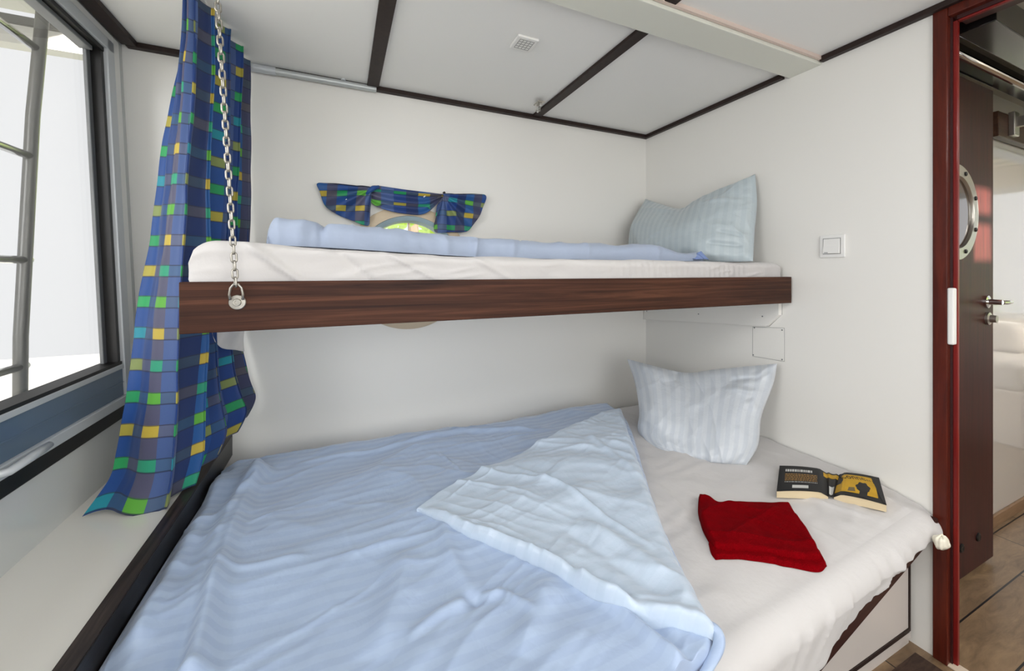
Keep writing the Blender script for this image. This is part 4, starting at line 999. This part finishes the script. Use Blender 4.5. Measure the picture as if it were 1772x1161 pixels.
# ------------------------------------------------------------------ window curtain
def curtain():
    nh, nk = 220, 420
    # heights and key positions: A = leading edge towards the window, B = front hem seam, C = last fold by the back wall
    hz = [ZC-.012, .70, .40, .10, -.15, -.40, -.58, LZ+.006]
    A = [(-.425, 1.46), (-.445, 1.50), (-.50, 1.53), (-.53, 1.535), (-.565, 1.52), (-.58, 1.49), (-.60, 1.475), (-.640, 1.43)]
    B = [(-.400, 1.44), (-.405, 1.46), (-.415, 1.455), (-.425, 1.45), (-.43, 1.43), (-.435, 1.42), (-.440, 1.405), (-.447, 1.385)]
    C = [(-.350, 1.86), (-.352, 1.86), (-.355, 1.86), (-.36, 1.86), (-.405, 1.86), (-.375, 1.85), (-.345, 1.855), (-.40, 1.86)]
    hz = np.array(hz)[::-1]; A = np.array(A)[::-1]; B = np.array(B)[::-1]; C = np.array(C)[::-1]
    z = np.linspace(hz[0], hz[-1], nh)[::-1]
    def ip(Q): return np.stack([np.interp(z, hz, Q[:, 0]), np.interp(z, hz, Q[:, 1])], 1)
    def sm(Q):
        for _ in range(12): Q[1:-1] = (Q[:-2]+2*Q[1:-1]+Q[2:])/4
        return Q
    a, b, c = sm(ip(A)), sm(ip(B)), sm(ip(C))
    P = np.zeros((nh, nk, 3)); UV = np.zeros((nh, nk, 2)); s = np.linspace(0, 1, nk); cut = .30
    for i in range(nh):
        top = 1-i/(nh-1)              # 1 at the ceiling
        for j in range(nk):
            t = s[j]
            if t < cut:
                k = t/cut; q = a[i]*(1-k)+b[i]*k
                nrm = np.array([b[i][1]-a[i][1], -(b[i][0]-a[i][0])]); nrm = -nrm/np.linalg.norm(nrm)
                wv = .010*math.sin(k*PI*2.2+.6+.8*top)*(1-.3*top)+.014*math.sin(k*PI*5)*top**2
                q = q+np.array([-.2, -1])*0+np.array([nrm[0], nrm[1]])*wv*math.sin(PI*k)**.5
            else:
                k = (t-cut)/(1-cut); q = b[i]*(1-k)+c[i]*k
                ph_ = k*2*PI*4.0+.5*math.sin(i*.012+1)
                amp = .034*min(1, k*6)*min(1, (1-k)*8+.25)
                q = q+np.array([1, .12])*(amp*-math.sin(ph_))+np.array([0, 1])*(.012*math.sin(2*ph_))
                q[0] += .006*fbm(np.array(k*6), np.array(top*3), 130, 2)
            P[i, j] = (q[0], q[1], z[i])
            UV[i, j] = (t*.235/cut if t < cut else .235+(t-cut)/(1-cut)*.70, (z[i]+.9)*1.0)
    # back folds do not reach down to the ledge in front of the wall: gather and lift them, and let the front hem ripple
    sc = s[None, :]
    lift = smooth(.32, .95, sc)*.085
    zz = P[..., 2]; frac = smooth(.1, -.65, zz)
    P[..., 2] += frac*lift+.010*frac*np.sin(sc*21)*(1-smooth(.3, .5, sc))*smooth(-.5, -.66, zz)
    # bulge of the gathered back part over the wooden edge
    bul = np.exp(-((zz+.54)/.09)**2)*smooth(.45, .9, sc); P[..., 0] += .02*bul*np.ones_like(zz)
    low = np.exp(-((zz+.62)/.10)**2)*smooth(.4, .8, sc); P[..., 0] += .02*low
    P[..., 2] = np.where((P[..., 0] > -.445), np.maximum(P[..., 2], LZ+.014), P[..., 2])
    P[..., 0] += .004*fbm(s[None, :]*9+zz*0, zz*4, 133, 3)
    return MB().grid(P, UV)
cu = obj('curtain', curtain(), check_m, smooth_=True)
sol = cu.modifiers.new('Solidify', 'SOLIDIFY'); sol.thickness = .0016
tag(cu, 'long blue and green checked curtain gathered beside the window', 'curtain')
rl = thing('curtain_rail', (-.40, 1.2, ZC-.012), 'white curtain rail on the ceiling above the checked curtain', 'rail')
obj('rail', MB().box(-.41, -.385, .2, YB-.03, ZC-.012, ZC-.001), white_pl, rl, bevel=.002)

# ------------------------------------------------------------------ swag curtain at the porthole
def swag():
    Y0 = YB-.014
    w = lambda u, v, y=Y0: np.array(W(u, v, y=y))
    root = thing('swag_curtain', (PC[0], Y0, w(640, 392)[2]), 'small blue and green checked swag pinned over the porthole', 'curtain')
    def panel(top, bot, left, right, ripples, amp, nm, uo=0, fan=None, n=70, k=110, par=None):
        G = coons(top, bot, left, right, n, k); s_ = np.linspace(0, 1, k)[None, :]; t = np.linspace(0, 1, n)[:, None]
        if fan == 'v': prof = np.sin(s_*ripples*2*PI)*smooth(0, .6, t)
        else: prof = np.sin(t*ripples*2*PI+.5*np.sin(s_*PI))*(1-.0*s_)
        G[..., 1] -= .006+amp*(1+prof)*.9
        X, Z = G[..., 0], G[..., 2]
        if fan == 'v': U = X*.9+.02*prof+uo; V = Z
        else: U = X+uo; V = Z*1.7+.01*prof
        o = obj(nm, MB().shell(G, G+np.array([0, .0015, 0]), np.dstack([U, V])), check_m, root, smooth_=True)
        return o
    K1 = w(640, 327); K2 = w(765, 338)
    # left tail
    def fan_panel(K, rim, ripples, amp, n=60, k=120):
        rim = catmull(rim, k); K = np.array(K); s_ = np.linspace(0, 1, n)[:, None]; t = np.linspace(0, 1, k)[None, :]
        G = K[None, None]+(rim[None]-K)*s_[..., None]; G = G+np.array([0, 0, -.012])*((1-s_)*(t-.5))[..., None]
        prof = np.sin(t*ripples*2*PI+.6*np.sin(t*5))*np.clip(s_*1.8, 0, 1)*(1-.25*s_)
        G[..., 1] -= .008+amp*(1+prof)+.010*(1-s_)**2
        o = obj('side_panel', MB().shell(G, G+np.array([0, .0015, 0]), np.dstack([G[..., 0]*1.35+t*.05+s_*0, G[..., 2]*1.5+s_*.03+t*0])), check_m, root, smooth_=True)
    fan_panel(w(643, 328), [w(638, 324), w(600, 321), w(552, 318), w(554, 334), w(566, 361), w(600, 379), w(636, 391), w(638, 372), w(640, 345)], 6, .011)
    fan_panel(w(765, 339), [w(768, 336), w(800, 337), w(836, 338), w(835, 358), w(822, 383), w(806, 401), w(780, 402), w(752, 402), w(752, 375), w(756, 355)], 7, .011)
    # centre swag with drooping folds
    panel([w(640, 324), w(652, 322), w(700, 329), w(768, 337)], [w(634, 344), w(655, 360), w(695, 370), w(735, 370), w(766, 342)], [w(640, 324), w(632, 334), w(634, 344)], [w(768, 337), w(766, 342)], 2.3, .007, 'centre_panel', 0, None)
    for u, v in ((768, 334),):
        q = w(u, v); obj('pin', MB().lathe([(0, -.012), (.006, -.011), (.006, 0), (0, 0)], (q[0], YB-.014, q[2]), (0, 1, 0), 12), rubber, root)
    obj('gather_knot', MB().tube([w(634, 336, Y0-.02), w(645, 326, Y0-.024), w(656, 323, Y0-.02)], [.008, .012, .007], 12), check_m, root, smooth_=True)
    for u, v in ((597, 347), (733, 341)):
        q = w(u, v, Y0-.024); obj('hook', MB().tube([q, q+np.array([.008, -.002, .006])], .0025, 8), white_pl, root)
swag()

# ------------------------------------------------------------------ outside the window
gt = thing('boat_ladder', (-1.0, 1.1, -1.3), 'weathered steel ladder outside the left window', 'ladder')
xo = -.90
pt = W(45, 470, x=xo)
yv = lambda u, x=xo: W(u, 470, x=x)[1]
obj('ladder_post', MB().tube([(xo, yv(30), -1.3), (xo, yv(36), -.2), (xo, yv(48), .2), (xo, yv(57), .50), (xo+.005, yv(66), .75), (xo+.01, yv(70), .92)], .016, 14), outer_steel, gt, smooth_=True)
obj('ladder_post', MB().tube([(xo, .45, -1.3), (xo, .45, .92)], .015, 14), outer_steel, gt, smooth_=True)
for v0, v1, u1 in ((30, 82, 60), (235, 272, 56), (440, 450, 50), (640, 632, 44)):
    a = W(u1, v1, x=xo); obj('ladder_rung', MB().tube([(xo, .46, a[2]), (xo, a[1], a[2])], .012, 12), chrome, gt, smooth_=True)
struct('trim_70', MB().box(-3.2, -.80, -1.5, 2.6, 1.22, 1.28), eave_m, 'pale grey roof overhang outside the window')
q0 = W(180, 62, y=2.35); q1 = W(180, 100, y=2.35)
struct('trim_71', MB().box(-3.2, -.80, 2.35, 2.42, q1[2], q0[2]), eave_m, 'pale grey fascia of the roof overhang')
struct('trim_72', MB().box(-3.2, -.80, 2.33, 2.36, q0[2]-.02, q0[2]+.012), outer_steel)
# greenery outside: by the porthole and the saloon windows
def tree(x, y, z, r, label, seed, cnt=2600):
    rnd = random.Random(seed); t = thing('tree', (x, y, -2.2), label, 'tree')
    obj('trunk', MB().tube([(x, y, -2.2), (x+.1, y, z-r*.6), (x, y, z)], [.16, .12, .05], 10), trunk_m, t)
    m = MB()
    for i in range(cnt):
        a = rnd.uniform(0, 2*PI); b = math.acos(rnd.uniform(-1, 1)); q = r*rnd.uniform(.55, 1)**.6*(1+.25*math.sin(3*a+b*2))
        c = Vector((x+q*math.sin(b)*math.cos(a), y+q*math.sin(b)*math.sin(a), z+q*math.cos(b)*.9)); s = r*rnd.uniform(.04, .08)
        e = Matrix.Rotation(rnd.uniform(0, 6), 3, 'X') @ Matrix.Rotation(rnd.uniform(0, 6), 3, 'Z')
        P = [c+e @ Vector(v)*s for v in ((-1, 0, 0), (0, -.5, .1), (1, 0, 0), (0, .5, .1))]; m.add(P, [(0, 1, 2, 3)])
    obj('foliage', m, leaf_m, t)
tree(.9, 5.6, 1.0, 1.9, 'bright green bush seen through the porthole', 1, 1500)
tree(9.5, 1.2, -.2, 1.5, 'leafy tree outside the far window of the next room, nearer the door', 2)
tree(9.8, -4.6, -.1, 1.7, 'leafy tree outside the far window of the next room, farther from the door', 3)
tree(9.0, -1.8, -1.0, 1.1, 'low leafy bush outside the far window of the next room', 4)
struct('ground', MB().box(-12, 16, -12, 14, -2.3, -2.2), plain('pale_quay', (236,236,232), .9, vary=.02, vscale=2))
# white daybed along the far window, seen mirrored in the glossy wall
db = thing('daybed', (4.75, -.5, ZF), 'white daybed under the far window of the next room', 'daybed')
obj('base', MB().box(4.35, XE-.01, -1.9, .55, ZF, -.85), panel_m, db, bevel=.01)
obj('mattress', MB().box(4.37, XE-.02, -1.88, .53, -.85, -.66), sheet_m, db, bevel=.04, seg=4)
obj('bolster', MB().box(4.95, XE-.02, -1.7, .4, -.66, -.42), sheet_m, db, bevel=.06, seg=4)
